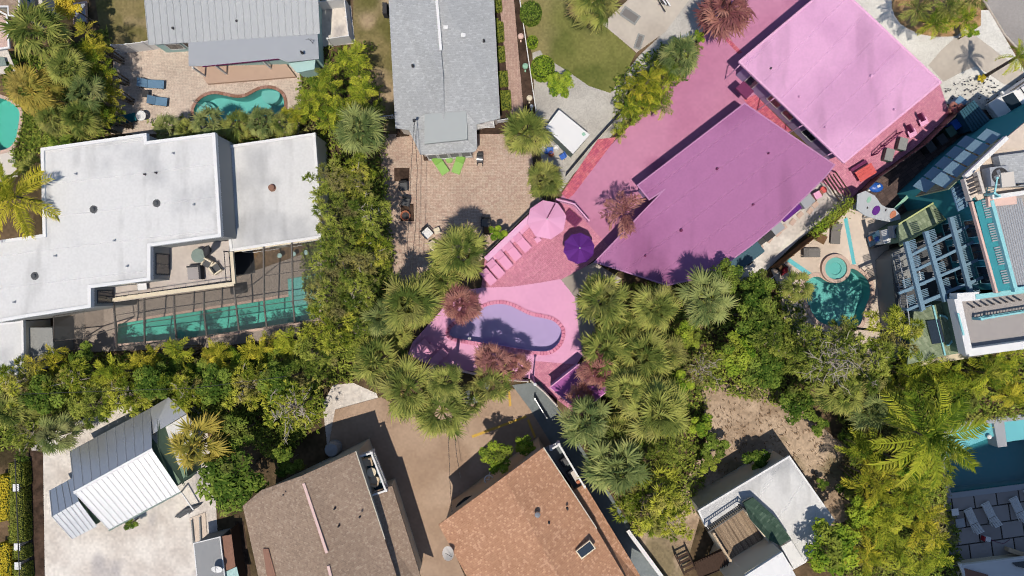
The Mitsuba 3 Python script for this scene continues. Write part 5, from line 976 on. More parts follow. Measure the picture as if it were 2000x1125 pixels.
# clipped shrubs and hedges: a closed leafy skin over a rounded core
def clipped(name, label, cat, g, h, mat, seed, group=None, dens=260):
    r = rng(seed); t = thing(name, label, cat, group); part(t, 'core', MB().prism(g.buffer(-.06), 0, h-.08), 'mat_hedge_core'); st, uv = [], []
    x0, y0, x1, y1 = g.bounds; n = int(dens*g.area)
    for i in range(n):
        p = np.array([r.uniform(x0, x1), r.uniform(y0, y1)])
        if not g.contains(Point(p)): continue
        z = h+r.normal(0, .04)-.25*h*max(0, 1-g.exterior.distance(Point(p))/.25)**2
        nn = np.array([r.normal(0, .5), r.normal(0, .5), 1.0]); nn /= np.linalg.norm(nn); x = np.cross(nn, r.normal(size=3)); x /= np.linalg.norm(x); y = np.cross(nn, x); s = .075*r.uniform(.6, 1.3); tn = np.clip(r.normal(.4, .3), 0, 1.2); c = np.array([*p, z])
        st.append(np.array([c-x*s, c-y*s*.6, c+x*s, c+y*s*.6])); uv.append(np.array([[tn, .2], [tn, .5], [tn, .9], [tn, .5]]))
    m = int(dens*.8*g.exterior.length*h)
    for i in range(m):
        q = g.exterior.interpolate(r.uniform(0, g.exterior.length)); c = np.array([q.x, q.y, r.uniform(.05, h)]); st_ = r.normal(size=3); x = st_/np.linalg.norm(st_); y = np.cross(x, r.normal(size=3)); y /= np.linalg.norm(y); s = .075*r.uniform(.6, 1.3); tn = np.clip(r.normal(.35, .3), 0, 1.2)
        st.append(np.array([c-x*s, c-y*s*.6, c+x*s, c+y*s*.6])); uv.append(np.array([[tn, .2], [tn, .5], [tn, .9], [tn, .5]]))
    mm, uu = strip_mesh(st, uv); scene[numbered(t+'__foliage')] = mikit.ply(mm, mat, uv=uu)
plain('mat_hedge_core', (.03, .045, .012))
for i, (x, y, r_, l) in enumerate([(1037,25,20,'clipped round shrub at the top of the lawn, by the white edged bed'), (1040,80,10,'smallest clipped round shrub, between the lawn and the mulch bed'), (1060,133,22,'clipped round shrub next to the light green leafy tree')]):
    clipped('round_shrub', l, 'shrub', Point(*W(x, y, .9)[:2]).buffer(r_*S), 1.0+.3*(r_ > 15), 'mat_broad_bright' if i else 'mat_broad_leaf', 50+i, 'clipped round shrubs')
for i, (q, l) in enumerate([([(959,-8),(978,-8),(980,20),(961,22)], 'clipped hedge block at the top edge beside the paved walkway'), ([(963,38),(972,37),(976,80),(966,80)], 'narrow clipped hedge block second from the top beside the walkway'), ([(970,42),(982,44),(984,78),(976,80)], 'clipped hedge block touching the walkway, second row from the top'), ([(970,92),(984,91),(986,118),(973,119)], 'short clipped hedge block in the middle beside the walkway'), ([(973,140),(990,140),(992,166),(976,168)], 'clipped hedge block fourth from the top beside the walkway'), ([(977,178),(996,178),(998,212),(980,213)], 'lowest clipped hedge block beside the walkway')]):
    clipped('hedge', l, 'hedge', SP(q, .5), .7, 'mat_hedge_leaf', 60+i, 'clipped hedges beside the walkway')
for i, (q, m, l) in enumerate([([(18,905),(45,905),(48,950),(20,950)], 0, 'clipped green hedge block at the top of the fence, bottom left'), ([(18,955),(46,955),(49,1058),(18,1060)], 0, 'longest clipped green hedge block along the iron fence, bottom left'), ([(26,1068),(48,1068),(50,1092),(26,1092)], 0, 'short clipped green hedge block along the iron fence, bottom left'), ([(26,1103),(50,1103),(52,1135),(26,1135)], 0, 'clipped green hedge block at the bottom edge by the iron fence'), ([(-6,930),(22,930),(18,1015),(-6,1020)], 1, 'yellow croton hedge at the left edge, upper piece'), ([(-6,1064),(18,1062),(22,1135),(-6,1135)], 1, 'yellow croton hedge at the left edge, lower piece')]):
    clipped('hedge', l, 'hedge', SP(q, 1), 1.1, 'mat_yellow_leaf' if m else 'mat_hedge_leaf', 70+i, 'hedges at the bottom left')
# vine over the side path fence, dead palm trunk, pruned stumps
t = thing('vine', 'light green vine trailing over the fence between the side path and the heart pool deck', 'vine')
st, uv = [], []; r = rng(77)
for i in range(900):
    f = r.random(); p = W(1590+f*75, 455-f*62, 2.0)+[r.normal(0, .28), r.normal(0, .28), r.normal(0, .18)]; nn = np.array([r.normal(0, .5), r.normal(0, .5), 1]); x = np.cross(nn, r.normal(size=3)); x /= np.linalg.norm(x); y = np.cross(nn, x); y /= np.linalg.norm(y); s = .09*r.uniform(.5, 1.2)
    st.append(np.array([p-x*s, p-y*s*.6, p+x*s, p+y*s*.6])); tn = np.clip(r.normal(.6, .3), 0, 1.2); uv.append(np.array([[tn, .2], [tn, .5], [tn, .9], [tn, .5]]))
mm, uu = strip_mesh(st, uv); scene[numbered(t+'__foliage')] = mikit.ply(mm, 'mat_broad_bright', uv=uu)
part(t, 'stem', MB().tube([W(1592,453,1.9), W(1625,428,2.0), W(1662,396,1.9)], .025, 5), 'mat_bark')
t = thing('dead_trunk', 'bare leaning palm trunk without a crown among the fan palms, top left', 'tree trunk'); part(t, 'trunk', MB().tube([W(112,125,.0), W(98,108,3.6), W(56,62,7.2)], [.2, .17, .13], 8), 'mat_bark', 50)
# understorey below the groves: low leafy growth nobody could count
st, uv = [], []; r = rng(88); zones = [([(600,330),(760,330),(770,560),(835,560),(790,680),(800,740),(700,740),(600,760),(590,640)], 5200), ([(0,690),(240,690),(600,690),(640,790),(560,900),(480,860),(230,790),(60,870),(-10,880)], 7500), ([(1165,560),(1450,540),(1560,560),(1600,720),(1560,800),(1380,760),(1370,990),(1240,1040),(1170,900),(1110,830),(1190,740),(1165,690)], 8000), ([(1560,690),(1800,690),(2010,700),(2010,830),(1850,850),(1850,960),(1880,1130),(1640,1130),(1650,850)], 8500), ([(0,110),(60,110),(220,60),(220,265),(90,290),(30,330),(30,230)], 3500), ([(600,100),(730,90),(760,260),(740,350),(640,350),(300,262),(300,235),(580,220)], 3200), ([(1200,160),(1290,90),(1370,90),(1330,160),(1230,250),(1200,230)], 1200)]
for q, n in zones:
    g = SP(q).difference(ALLP.buffer(.3)); x0, y0, x1, y1 = g.bounds
    for i in range(n):
        p = np.array([r.uniform(x0, x1), r.uniform(y0, y1)])
        if not g.contains(Point(p)): continue
        h = .15+1.1*float(mikit.meshkit.noise(np.array([p[0]*.5, p[1]*.5, 0]), 3))**1.5
        for j in range(4):
            c = np.array([*p, h*r.uniform(.5, 1.1)])+r.normal(0, .14, 3)*[1, 1, .4]; nn = np.array([r.normal(0, .6), r.normal(0, .6), 1]); x = np.cross(nn, r.normal(size=3)); x /= np.linalg.norm(x); y = np.cross(nn, x); y /= np.linalg.norm(y); s = .15*r.uniform(.5, 1.3); tn = np.clip(r.normal(.3, .35), 0, 1.3)
            st.append(np.array([c-x*s, c-y*s*.45, c+x*s, c+y*s*.45])); uv.append(np.array([[tn, .2], [tn, .5], [tn, .9], [tn, .5]]))
mm, uu = strip_mesh(st, uv); scene['undergrowth'] = mikit.ply(mm, 'mat_pine_leaf', uv=uu); labels['undergrowth'] = {'label': 'low dark green undergrowth covering the ground below the palm groves', 'category': 'undergrowth', 'kind': 'stuff'}
# ------------------------------------------------------------------ furniture, vehicles and small things
def lounger(x0, y0, x1, y1, label, mat, group, frame='mat_white', w=.68, recl=.45, z0=0.06, slats=False, name='sun_lounger'):
    """head end (x0, y0) to foot end (x1, y1)"""
    a, b = W(x0, y0)[:2], W(x1, y1)[:2]; l = np.linalg.norm(b-a); d = (b-a)/l; n = np.array([-d[1], d[0]])
    t = thing(name, label, 'sun lounger', group)
    P_ = lambda s, k, z: np.array([*(a+d*s*l+n*k*w/2), z+z0])
    part(t, 'frame', MB().bar(P_(.0, -.95, .3), P_(1, -.95, .3), .05, .06).bar(P_(.0, .95, .3), P_(1, .95, .3), .05, .06).bar(P_(.98, -.95, .3), P_(.98, .95, .3), .05), frame)
    for s, k in ((.1, -.9), (.1, .9), (.9, -.9), (.9, .9)): part(t, 'leg', MB().bar(P_(s, k, -.02), P_(s, k, .29), .05), frame)
    if slats:
        for i in range(16):
            s = .38+.6*i/16; part(t, 'seat_slat', MB().bar(P_(s, -1, .36), P_(s, 1, .36), .045*l/1.9, .03), mat)
        for i in range(9):
            s = .02+.34*i/9; zz = .36+recl*(.36-s)/.36; part(t, 'back_slat', MB().bar(P_(s, -1, zz), P_(s, 1, zz), .05, .03), mat)
    else:
        part(t, 'seat', MB().slab([P_(.36, -1, .38), P_(.36, 1, .38), P_(1, 1, .38), P_(1, -1, .38)], .07), mat)
        part(t, 'backrest', MB().slab([P_(.04, -1, .38+recl), P_(.04, 1, .38+recl), P_(.35, 1, .39), P_(.35, -1, .39)], .07), mat)
    return t
def table(px, py, r, h, label, mat, name='side_table', cat='table', leg='mat_white', square=False, rz=0.0, z0=.05):
    t = thing(name, label, cat); c = W(px, py)+[0, 0, z0]
    if square: part(t, 'top', MB().box(c+[0, 0, h], (2*r, 2*r, .05), rz), mat)
    else: part(t, 'top', MB().lathe(c+[0, 0, h-.03], [(0, -.01), (r*.98, -.01), (r, .02), (r*.97, .045), (0, .05)], 22), mat)
    for i in range(4):
        a = rz+math.pi/4+i*math.pi/2; part(t, 'leg', MB().bar(c+[math.cos(a)*r*.8, math.sin(a)*r*.8, -.04], c+[math.cos(a)*r*.8, math.sin(a)*r*.8, h-.03], .05), leg)
    return t
def chair(px, py, rz, label, mat, frame='mat_charcoal', w=.62, group=None, name='chair', arms=True, z0=.05):
    t = thing(name, label, 'chair', group); c = W(px, py)+[0, 0, z0]; R = rot2(rz)
    Q = lambda x, y, z: c+[*(R@np.array([x, y])), z]
    part(t, 'seat', MB().slab([Q(-w/2, -w/2, .42), Q(w/2, -w/2, .42), Q(w/2, w/2, .42), Q(-w/2, w/2, .42)], .09), mat)
    part(t, 'backrest', MB().slab([Q(-w/2, w/2+.12, .9), Q(w/2, w/2+.12, .9), Q(w/2, w/2, .43), Q(-w/2, w/2, .43)], .06), frame)
    for x, y in ((-1, -1), (1, -1), (-1, 1), (1, 1)): part(t, 'leg', MB().bar(Q(x*w*.5, y*w*.48, -.04), Q(x*w*.5, y*w*.48, .6 if arms else .4), .05), frame)
    if arms:
        for x in (-1, 1): part(t, 'armrest', MB().bar(Q(x*w*.54, -w/2, .62), Q(x*w*.54, w/2, .62), .08, .04), frame)
    return t
lounger(276,165,325,168,'upper blue sun lounger on the beige paver patio','mat_blue_cloth','blue sun loungers by the kidney pool','mat_charcoal')
lounger(296,198,331,202,'lower blue sun lounger on the beige paver patio','mat_blue_cloth','blue sun loungers by the kidney pool','mat_charcoal')
lounger(224,241,270,230,'teal sun lounger in the palm shade at the lower left of the beige patio','mat_teal_cloth',None,'mat_charcoal')
table(290,186,.28,.45,'small dark square table between the two blue sun loungers','mat_charcoal',square=True,leg='mat_charcoal')
table(284,230,.42,.7,'round white table in the palm shade beside the teal sun lounger','mat_white',name='round_table')
lounger(851,309,872,340,'left lime green sun lounger outside the glazed porch','mat_lime','lime green sun loungers by the glazed porch','mat_lime',.72)
lounger(902,307,890,340,'right lime green sun lounger outside the glazed porch','mat_lime','lime green sun loungers by the glazed porch','mat_lime',.72)
table(878.5,314,.29,.45,'round lime green table between the two lime sun loungers','mat_lime',leg='mat_lime')
t = thing('barbecue', 'dark barbecue grill with a grey lid on the rose paver patio', 'grill'); c = W(938,315)+[0,0,.05]
part(t, 'body', MB().box(c+[0,.05,.75], (.5,.62,.3)), 'mat_charcoal'); part(t, 'lid', MB().tube([c+[-.24,.0,.95], c+[.24,.0,.95]], .26, 12), 'mat_galv', 40); part(t, 'shelf', MB().box(c+[0,.42,.85], (.46,.25,.04)), 'mat_black')
for s in (-1, 1): part(t, 'handle', MB().bar(c+[s*.2,-.1,.85], c+[s*.22,-.55,.8], .05), 'mat_charcoal'); part(t, 'leg', MB().bar(c+[s*.2,.25,-.04], c+[s*.2,.25,.6], .05), 'mat_charcoal'); part(t, 'leg', MB().bar(c+[s*.2,-.2,-.04], c+[s*.2,-.2,.6], .05), 'mat_charcoal')
chair(790,366,0.1,'upper dark patio chair in the tree shade at the left of the rose patio','mat_slate','mat_charcoal')
chair(794,396,-0.2,'lower dark patio chair in the tree shade at the left of the rose patio','mat_slate','mat_charcoal')
t = thing('fire_pit', 'round terracotta fire pit in the tree shade on the rose patio', 'fire pit'); c = W(793,422)+[0,0,.04]; part(t, 'bowl', MB().lathe(c, [(.3,0),(.42,.4),(.38,.42),(.3,.2),(0,.16)], 18), 'mat_terracotta')
part(t, 'ash', MB().lathe(c, [(0,.2),(.3,.22)], 14), 'mat_charcoal')
chair(836,456,.75,'white cushioned chair with a dark frame left of the large patio fan palm','mat_white','mat_charcoal',.72)
table(855,452,.25,.5,'small beige table beside the white cushioned chair','mat_ivory',square=True,rz=.4)
lounger(842,472,853,492,'cream lounge chair half under the large patio fan palm','mat_ivory',None,'mat_charcoal',.6)
chair(949,436,.0,'dark framed chair in the palm shadow near the dark fence','mat_grey_sling','mat_charcoal',.66)
chair(952,450,3.1,'second dark framed chair below the one in the palm shadow','mat_brown','mat_charcoal',.6)
for x, y, m, l in ((1017,73,'mat_peach','pink'),(1026,131,'mat_mint','pale blue green'),(1034,193,'mat_ivory','cream'),(1038,209,'mat_white','small white')):
    t = thing('garden_ornament', f'{l} stone ornament on the dark mulch bed beside the walkway', 'ornament'); c = W(x, y)+[0,0,.06]; r0 = .16 if l == 'small white' else .26
    part(t, 'balloon', MB().lathe(c, [(0,0),(r0*.5,.02),(r0,.2),(r0*.8,.34),(0,.4)], 14), m, 40); part(t, 'basket', MB().box(c+[0,-r0*1.4,.06], (.12,.16,.12)), m)
k = thing('edging', 'thin white edging board between the mulch bed and the lawn', 'edging'); part(k, 'board', MB().bar(W(1014,-8,.12), W(1047,218,.12), .07, .24), 'mat_white')
t = thing('shed', 'small white roofed storage shed on the grey gravel', 'shed'); q = [(1066,249),(1092,215),(1151,263),(1119,300)]
fascia_roof(t, q, 2.5, 'mat_white', th=.12, eave=.08, wall='mat_green_grey', rim=.04, rimh=.02)
part(t, 'roof_tag', MB().box(W(1140,262,2.53), (.25,.25,.03), .6), 'mat_mint')
for i, (x, y, m, l) in enumerate([(1072,295,'mat_blue_plastic','blue plastic crate beside the white shed'),(1086,290,'mat_white','white bucket among the clutter by the white shed'),(1076,303,'mat_terracotta','terracotta pot among the clutter by the white shed'),(1098,308,'mat_blue_plastic','blue folding chair leaning by the white shed')]):
    t = thing(('crate','bucket','plant_pot','folding_chair')[i], l, ('crate','bucket','pot','chair')[i]); c = W(x, y)+[0,0,.05]
    if i == 0: part(t, 'tub', MB().prism(sbox(c[0]-.35,c[1]-.25,c[0]+.35,c[1]+.25).difference(sbox(c[0]-.3,c[1]-.2,c[0]+.3,c[1]+.2)), .05, .4), m); part(t, 'bottom', MB().box(c+[0,0,.06], (.6,.4,.04)), m)
    elif i < 3: part(t, 'body', MB().lathe(c, [(.16,0),(.22,.35),(.24,.36),(.2,.34),(.15,.06),(0,.05)], 14), m)
    else: part(t, 'seat', MB().box(c+[0,0,.45], (.45,.45,.05), .5), m); part(t, 'backrest', MB().box(c+[.2,.15,.7], (.06,.45,.5), .5), m); part(t, 'leg', MB().bar(c+[-.2,-.2,0], c+[.2,.2,.45], .04).bar(c+[.2,-.2,0], c+[-.2,.2,.45], .04), 'mat_galv')
for x, y, rz, l in ((1230,31,-.6,'grey door mat on the concrete patio near the top edge'),(1248,82,1.25,'grey green mat on the corner of the concrete patio')):
    t = thing('mat', l, 'mat'); c = W(x, y)+[0,0,.09]; part(t, 'sheet', MB().box(c, (1.6 if x < 1240 else 1.25,.9 if x < 1240 else .6,.03), rz), 'mat_grey_wall'); part(t, 'border', MB().box(c+[0,0,.012], (1.3 if x < 1240 else 1.0,.6 if x < 1240 else .35,.03), rz), 'mat_grey_sling')
t = thing('picnic_bench', 'dark folding bench with a striped seat on the concrete patio at the top edge', 'bench'); c = W(1290,6)+[0,0,.1]
for i in range(4): part(t, 'slat', MB().box(c+[-.1+i*.16,.16-i*.05,.45], (.12,1.1,.04), .6), 'mat_white' if i % 2 else 'mat_bronze')
part(t, 'frame', MB().bar(c+[-.4,.5,0], c+[.3,-.9,.4], .06).bar(c+[.4,.3,0], c+[-.2,-.3,.42], .06), 'mat_bronze')
t = thing('lamp_post', 'thin white lamp post rising through the palms by the wire fence', 'lamp post'); c = W(1292,118); part(t, 'post', MB().tube([c, c+[0,0,4.6], c+[.5,.2,5.0]], .05), 'mat_flat_grey'); part(t, 'lamp', MB().box(c+[.75,.3,5.0], (.6,.22,.1), .4), 'mat_flat_grey')
# pink terrace
def parasol(px, py, z, r, n, label, mat, scallop=0.0, open_pole=False):
    t = thing('parasol', label, 'parasol'); c = W(px, py, z)
    pole = np.array([c[0], c[1], 0]); part(t, 'pole', MB().tube([pole, c+[0,0,.45]], .03, 8), 'mat_white'); part(t, 'base', MB().lathe(pole+[0,0,.04], [(.28,0),(.28,.08),(.05,.12)], 16), 'mat_charcoal')
    for i in range(n):
        a0, a1 = 2*math.pi*i/n+.2, 2*math.pi*(i+1)/n+.2; v = [c+[0,0,.62]]; f = []; m_ = 7
        for j in range(m_):
            a = a0+(a1-a0)*j/(m_-1); k = (1-scallop*math.sin(math.pi*j/(m_-1)))*math.cos(math.pi/n)/math.cos((a-a0)-math.pi/n) if not scallop else 1-scallop*math.sin(math.pi*j/(m_-1))
            v.append(c+[r*k*math.cos(a), r*k*math.sin(a), -.12+.09*math.sin(math.pi*j/(m_-1))])
        part(t, 'canopy_panel', MB().add(v, [[0, j+1, j+2] for j in range(m_-1)]), mat if i % 2 else mat+'_b'); part(t, 'rib', MB().bar(c+[0,0,.54], c+[r*.97*math.cos(a0), r*.97*math.sin(a0), -.17], .03), 'mat_charcoal')
    part(t, 'finial', MB().lathe(c+[0,0,.6], [(.06,0),(.05,.1),(0,.14)], 10), 'mat_white'); return t
parasol(1068,429,2.5,39*S*.96,8,'large pale pink octagonal parasol on the pink terrace','mat_pink_cloth')
parasol(1131,485,2.4,31*S*.96,10,'scalloped purple parasol beside the mauve roof','mat_purple',.07)
t = thing('umbrella_stand', 'dark cantilever stand reaching over the pale pink parasol', 'stand'); part(t, 'arm', MB().tube([W(1084,396)*[1,1,0], W(1084,398,2.7), W(1068,427,3.15)], .045), 'mat_plum'); part(t, 'foot', MB().lathe(W(1084,396)*[1,1,0]+[0,0,.05], [(.3,0),(.3,.08),(.05,.12)], 14), 'mat_plum')
for i, (a, l) in enumerate(zip([((1005,458),(1032,489)),((988,476),(1013,506)),((971,493),(996,523)),((955,510),(981,539)),((943,528),(965,553))], ('first from the parasol','second from the parasol','third, in the middle of the row','fourth from the parasol','last of the row, beside the fan palm'))):
    lounger(*a[0], *a[1], f'pink sun lounger along the garden wall, {l}', 'mat_pink_sling', 'pink sun loungers along the garden wall', 'mat_pink_trim', .72, .5)
for i, (a, l) in enumerate([(((850,672),(818,700)),'left shaded pink sun lounger below the lilac pool'),(((873,681),(842,712)),'right shaded pink sun lounger below the lilac pool'),(((838,664),(808,690)),'third pink sun lounger half under the palms left of the lilac pool')]): lounger(*a[0], *a[1], l, 'mat_pink_sling', 'pink sun loungers below the lilac pool', 'mat_pink_trim', .7, .4)
table(1050,469,.22,.45,'small pale pink table below the octagonal parasol','mat_pink_cloth',square=True,rz=.6)
t = thing('bench', 'dark plum double lounger beside the white picket railing on the pink terrace', 'bench'); c = W(1117,427)+[0,0,.06]
for i in range(6): d = rot2(-.72)@np.array([-.6+i*.24, 0]); part(t, 'slat', MB().box(c+[*d,.36], (.2,.9,.05), -.72), 'mat_plum')
for x, y in ((-.6,-.4),(.6,-.4),(-.6,.4),(.6,.4)): d = rot2(-.72)@np.array([x, y]); part(t, 'leg', MB().bar(c+[*d,-.05], c+[*d,.34], .06), 'mat_charcoal')
t = thing('picnic_table', 'coral red picnic table with a bench at the corner of the pink house', 'table'); an = .55; c = W(1682,340)+[0,0,.05]
for i in range(4): d = rot2(an)@np.array([0,-.36+i*.24]); part(t, 'plank', MB().box(c+[*d,.74], (1.55,.22,.05), an), 'mat_coral')
for s in (-1, 1): d = rot2(an)@np.array([s*.55,0]); part(t, 'leg', MB().bar(c+[*d,-.04]+np.array([*(rot2(an)@np.array([0,-.35])),0]), c+[*d,.71], .08).bar(c+[*d,-.04]+np.array([*(rot2(an)@np.array([0,.35])),0]), c+[*d,.71], .08), 'mat_plum')
d = rot2(an)@np.array([-.05,.75]); part(t, 'bench', MB().box(c+[*d,.44], (1.5,.26,.05), an).bar(c+[*d,0]+np.array([*(rot2(an)@np.array([-.6,0])),0]), c+[*d,.42]+np.array([*(rot2(an)@np.array([-.6,0])),0]), .06).bar(c+[*d,0]+np.array([*(rot2(an)@np.array([.6,0])),0]), c+[*d,.42]+np.array([*(rot2(an)@np.array([.6,0])),0]), .06), 'mat_plum')
rail_fence('plum coloured railing along the pink terrace beside the big pink roof', [(1702,304),(1720,287),(1750,262)], 1.0, 'mat_plum', .3, .05)
for x, y, l in ((1755,284,'upper grey box planter in the shade by the pink house'),(1729,305,'lower grey box planter in the shade by the pink house')):
    t = thing('storage_box', l.replace('planter','bench'), 'box'); c = W(x, y)+[0,0,.05]; part(t, 'body', MB().box(c+[0,0,.3], (.62,.95,.6), -.25), 'mat_green_plastic'); part(t, 'lid', MB().box(c+[0,0,.63], (.68,1.0,.06), -.25), 'mat_grey_wall')
for x, y, m, l in ((1776,262,'mat_pink_cloth','upper pale pink folding board by the plum railing'),(1798,240,'mat_pink_cloth','pale pink folding board in the corner of the purple shade')):
    t = thing('beach_chair', l.replace('board','beach chair'), 'chair'); c = W(x, y)+[0,0,.05]; part(t, 'seat', MB().box(c+[0,0,.4], (.7,.6,.05), .5, .2), m); part(t, 'backrest', MB().box(c+[-.35,.3,.7], (.12,.7,.6), .5), 'mat_plum'); part(t, 'leg', MB().bar(c+[-.3,-.2,-.04], c+[.3,.2,.4], .05).bar(c+[.3,-.2,-.04], c+[-.3,.2,.4], .05), 'mat_plum')
# bins in the shaded yard
def bin_(px, py, label, mat, rz=.6):
    t = thing('wheelie_bin', label, 'bin'); c = W(px, py)+[0,0,.1]; R = rot2(rz)
    part(t, 'body', MB().slab([c+[*(R@np.array(q)),.95] for q in ((-.3,-.36),(.3,-.36),(.3,.36),(-.3,.36))], .95), mat); part(t, 'lid', MB().slab([c+[*(R@np.array(q)),1.04-.05*q[1]] for q in ((-.33,-.4),(.33,-.4),(.33,.4),(-.33,.4))], .07), mat)
    for s in (-1, 1): p = R@np.array([s*.28,.34]); part(t, 'wheel', MB().tube([c+[*p,.02], c+[*(R@np.array([s*.34,.34])),.02]], .12, 10), 'mat_black')
bin_(1852,248,'blue wheelie bin beside the dark teal shed','mat_blue_plastic'); bin_(1803,292,'left black wheelie bin in the shaded side yard','mat_black'); bin_(1825,277,'right black wheelie bin in the shaded side yard','mat_charcoal'); bin_(1842,262,'green wheelie bin between the black and blue ones','mat_green_plastic'); bin_(1861,205,'steel blue bin at the upper end of the dark fence','mat_blue_cloth',.9)
t = thing('kayak', 'bright blue kayak seat lying by the palette shaped canopy', 'kayak'); c = W(1706,367)
part(t, 'hull', trimesh.util.concatenate([trimesh.creation.icosphere(2)]).apply_transform(np.diag([.62,.42,.3,1.0])).apply_translation(c+[0,0,.35]), 'mat_blue_plastic', True); part(t, 'seat', MB().box(c+[.1,.05,.66], (.25,.2,.08), .4), 'mat_white'); part(t, 'strap', MB().box(c+[-.5,-.2,.3], (.3,.2,.2), .4), 'mat_white')
# heart pool deck
lounger(1629,437,1627,477,'grey sun lounger left of the long turquoise deck stripe','mat_grey_sling','grey sun loungers on the heart pool deck','mat_charcoal',.78,.35)
lounger(1561,494,1598,494,'grey sun lounger lying sideways above the spa','mat_grey_sling','grey sun loungers on the heart pool deck','mat_charcoal',.72,.35)
table(1600,467,.36,.45,'small brown wooden table on the heart pool deck','mat_brown',square=True,rz=-.5,leg='mat_brown')
chair(1522,524,.8,'brown chair at the left corner of the heart pool deck','mat_brown','mat_dark_wood',.6)
t = thing('parasol', 'folded red parasol lying at the left corner of the heart pool deck', 'parasol'); part(t, 'canopy', MB().tube([W(1526,538,.4), W(1534,528,.6), W(1537,521,.5)], [.05,.28,.1], 10), 'mat_red', 40); part(t, 'pole', MB().tube([W(1505,545,.3), W(1537,521,.5)], .03), 'mat_white')
t = thing('pool_ladder', 'bronze pool handrail at the right rim of the heart shaped pool', 'handrail'); part(t, 'rail', MB().tube([W(1689,531,.1), W(1690,529,.9), W(1697,523,.9), W(1698,525,.1)], .03).tube([W(1697,546,.1), W(1698,544,.9), W(1705,538,.9), W(1706,540,.1)], .03), 'mat_bronze')
# slab terrace
for i, (a, l) in enumerate([(((1884,991),(1904,1035)),'left white slatted sun lounger on the slab terrace'),(((1918,979),(1939,1022)),'middle white slatted sun lounger on the slab terrace'),(((1972,969),(1992,1012)),'right white slatted sun lounger on the slab terrace'),(((1999,952),(2022,996)),'white slatted sun lounger cut off by the right edge')]): lounger(*a[1], *a[0], l, 'mat_white', 'white slatted sun loungers on the slab terrace', 'mat_white', .66, .4, .06, True)
table(1859,997,.28,.4,'small square white stool at the left of the slab terrace','mat_white',name='stool',cat='stool',square=True,rz=.15)
table(1868,1018,.36,.45,'low white table beside the left slatted lounger','mat_flat_grey',square=True,rz=.15)
t = thing('cooler_box', 'white cool box with a red end and a trailing cord on the slab terrace', 'cool box'); c = W(1922,1050)+[0,0,.06]; part(t, 'body', MB().box(c+[.05,0,.2], (.42,.36,.4), -.15), 'mat_white'); part(t, 'end_panel', MB().box(c+[-.24,.03,.2], (.14,.36,.38), -.15), 'mat_red'); part(t, 'cord', MB().tube([c+[.3,-.05,.06], W(1945,1058,.08), W(1960,1062,.08), W(1972,1054,.08)], .02), 'mat_plum')
t = thing('pool_skimmer', 'white floating ball near the ledge of the deep teal pool', 'float'); part(t, 'ball', trimesh.creation.icosphere(2).apply_transform(np.diag([.2,.2,.15,1])).apply_translation(W(1932,853,-.1)), 'mat_white', True)
# balconies
def seat_set(z, pts, label_p, mat, cush):
    for i, (x, y, rz, nm) in enumerate(pts):
        t = thing('armchair', f'{nm} {label_p}', 'armchair'); c = W(x, y, z)
        part(t, 'seat', MB().box(c+[0,0,.3], (.62,.62,.22), rz), cush); part(t, 'backrest', MB().box(c+[*(rot2(rz)@np.array([0,.3])),.55], (.62,.12,.6), rz), mat)
        for s in (-1, 1): part(t, 'armrest', MB().box(c+[*(rot2(rz)@np.array([s*.34,0])),.4], (.1,.66,.4), rz), mat)
        part(t, 'base', MB().box(c+[0,0,.1], (.6,.6,.18), rz), mat)
seat_set(3.6, [(720,900,.2,'upper cream'),(733,936,2.9,'lower cream')], 'armchair on the white balcony of the taupe shingled house', 'mat_light_wood', 'mat_ivory')
def bal_table(px, py, z, r, label, mat): 
    t = thing('round_table', label, 'table'); c = W(px, py, z); part(t, 'top', MB().lathe(c+[0,0,.68], [(0,0),(r,0),(r,.05),(0,.06)], 20), mat); part(t, 'pedestal', MB().lathe(c, [(.2,0),(.05,.08),(.05,.68)], 10), mat); return t
bal_table(729,918,3.6,.36,'round cream table between the armchairs on the white balcony','mat_ivory')
seat_set(3.6, [(1103,898,.6,'grey'),(1117,922,.6,'beige')], 'armchair on the long balcony of the tan shingled house', 'mat_charcoal', 'mat_slate')
t = thing('bench', 'pale bench with cushions on the long balcony of the tan shingled house', 'bench'); part(t, 'seat', MB().bar(W(1118,917,4.05), W(1134,946,4.05), .5, .12), 'mat_off_white'); part(t, 'leg', MB().bar(W(1118,917,3.62)+[0,0,.2], W(1134,946,3.62)+[0,0,.2], .36, .36), 'mat_grey_wall'); part(t, 'cushion', MB().box(W(1131,941,4.2), (.4,.3,.16), .6), 'mat_terracotta')
seat_set(3.6, [(410,515,-.5,'white'),(426,525,2.2,'taupe')], 'armchair on the recessed balcony of the white house', 'mat_ivory', 'mat_slate')
bal_table(395,500,3.6,.55,'oval glass table on the recessed balcony of the white house','mat_green_grey')
t = thing('sofa', 'beige sofa on the recessed balcony of the white house', 'sofa'); c = W(385,533,3.6); part(t, 'seat', MB().box(c+[0,0,.25], (1.1,1.0,.4), .08), 'mat_grey_deck'); part(t, 'backrest', MB().box(c+[.55,0,.5], (.16,1.0,.7), .08), 'mat_charcoal'); part(t, 'armrest', MB().box(c+[0,.5,.4], (1.1,.12,.5), .08), 'mat_charcoal')
t = thing('parasol', 'folded dark parasol on the recessed balcony of the white house', 'parasol'); part(t, 'canopy', MB().tube([W(402,500,4.2), W(405,488,5.2), W(407,480,5.8)], [.12,.32,.05], 10), 'mat_charcoal', 40); part(t, 'pole', MB().tube([W(403,505,3.6), W(405,490,5.2)], .03), 'mat_charcoal')
t = thing('bench', 'small white bench on the narrow end of the white house balcony', 'bench'); part(t, 'seat', MB().box(W(278,560,4.0), (.7,.5,.1), .1), 'mat_white'); part(t, 'leg', MB().box(W(278,560,3.8), (.6,.4,.36), .1), 'mat_slate')
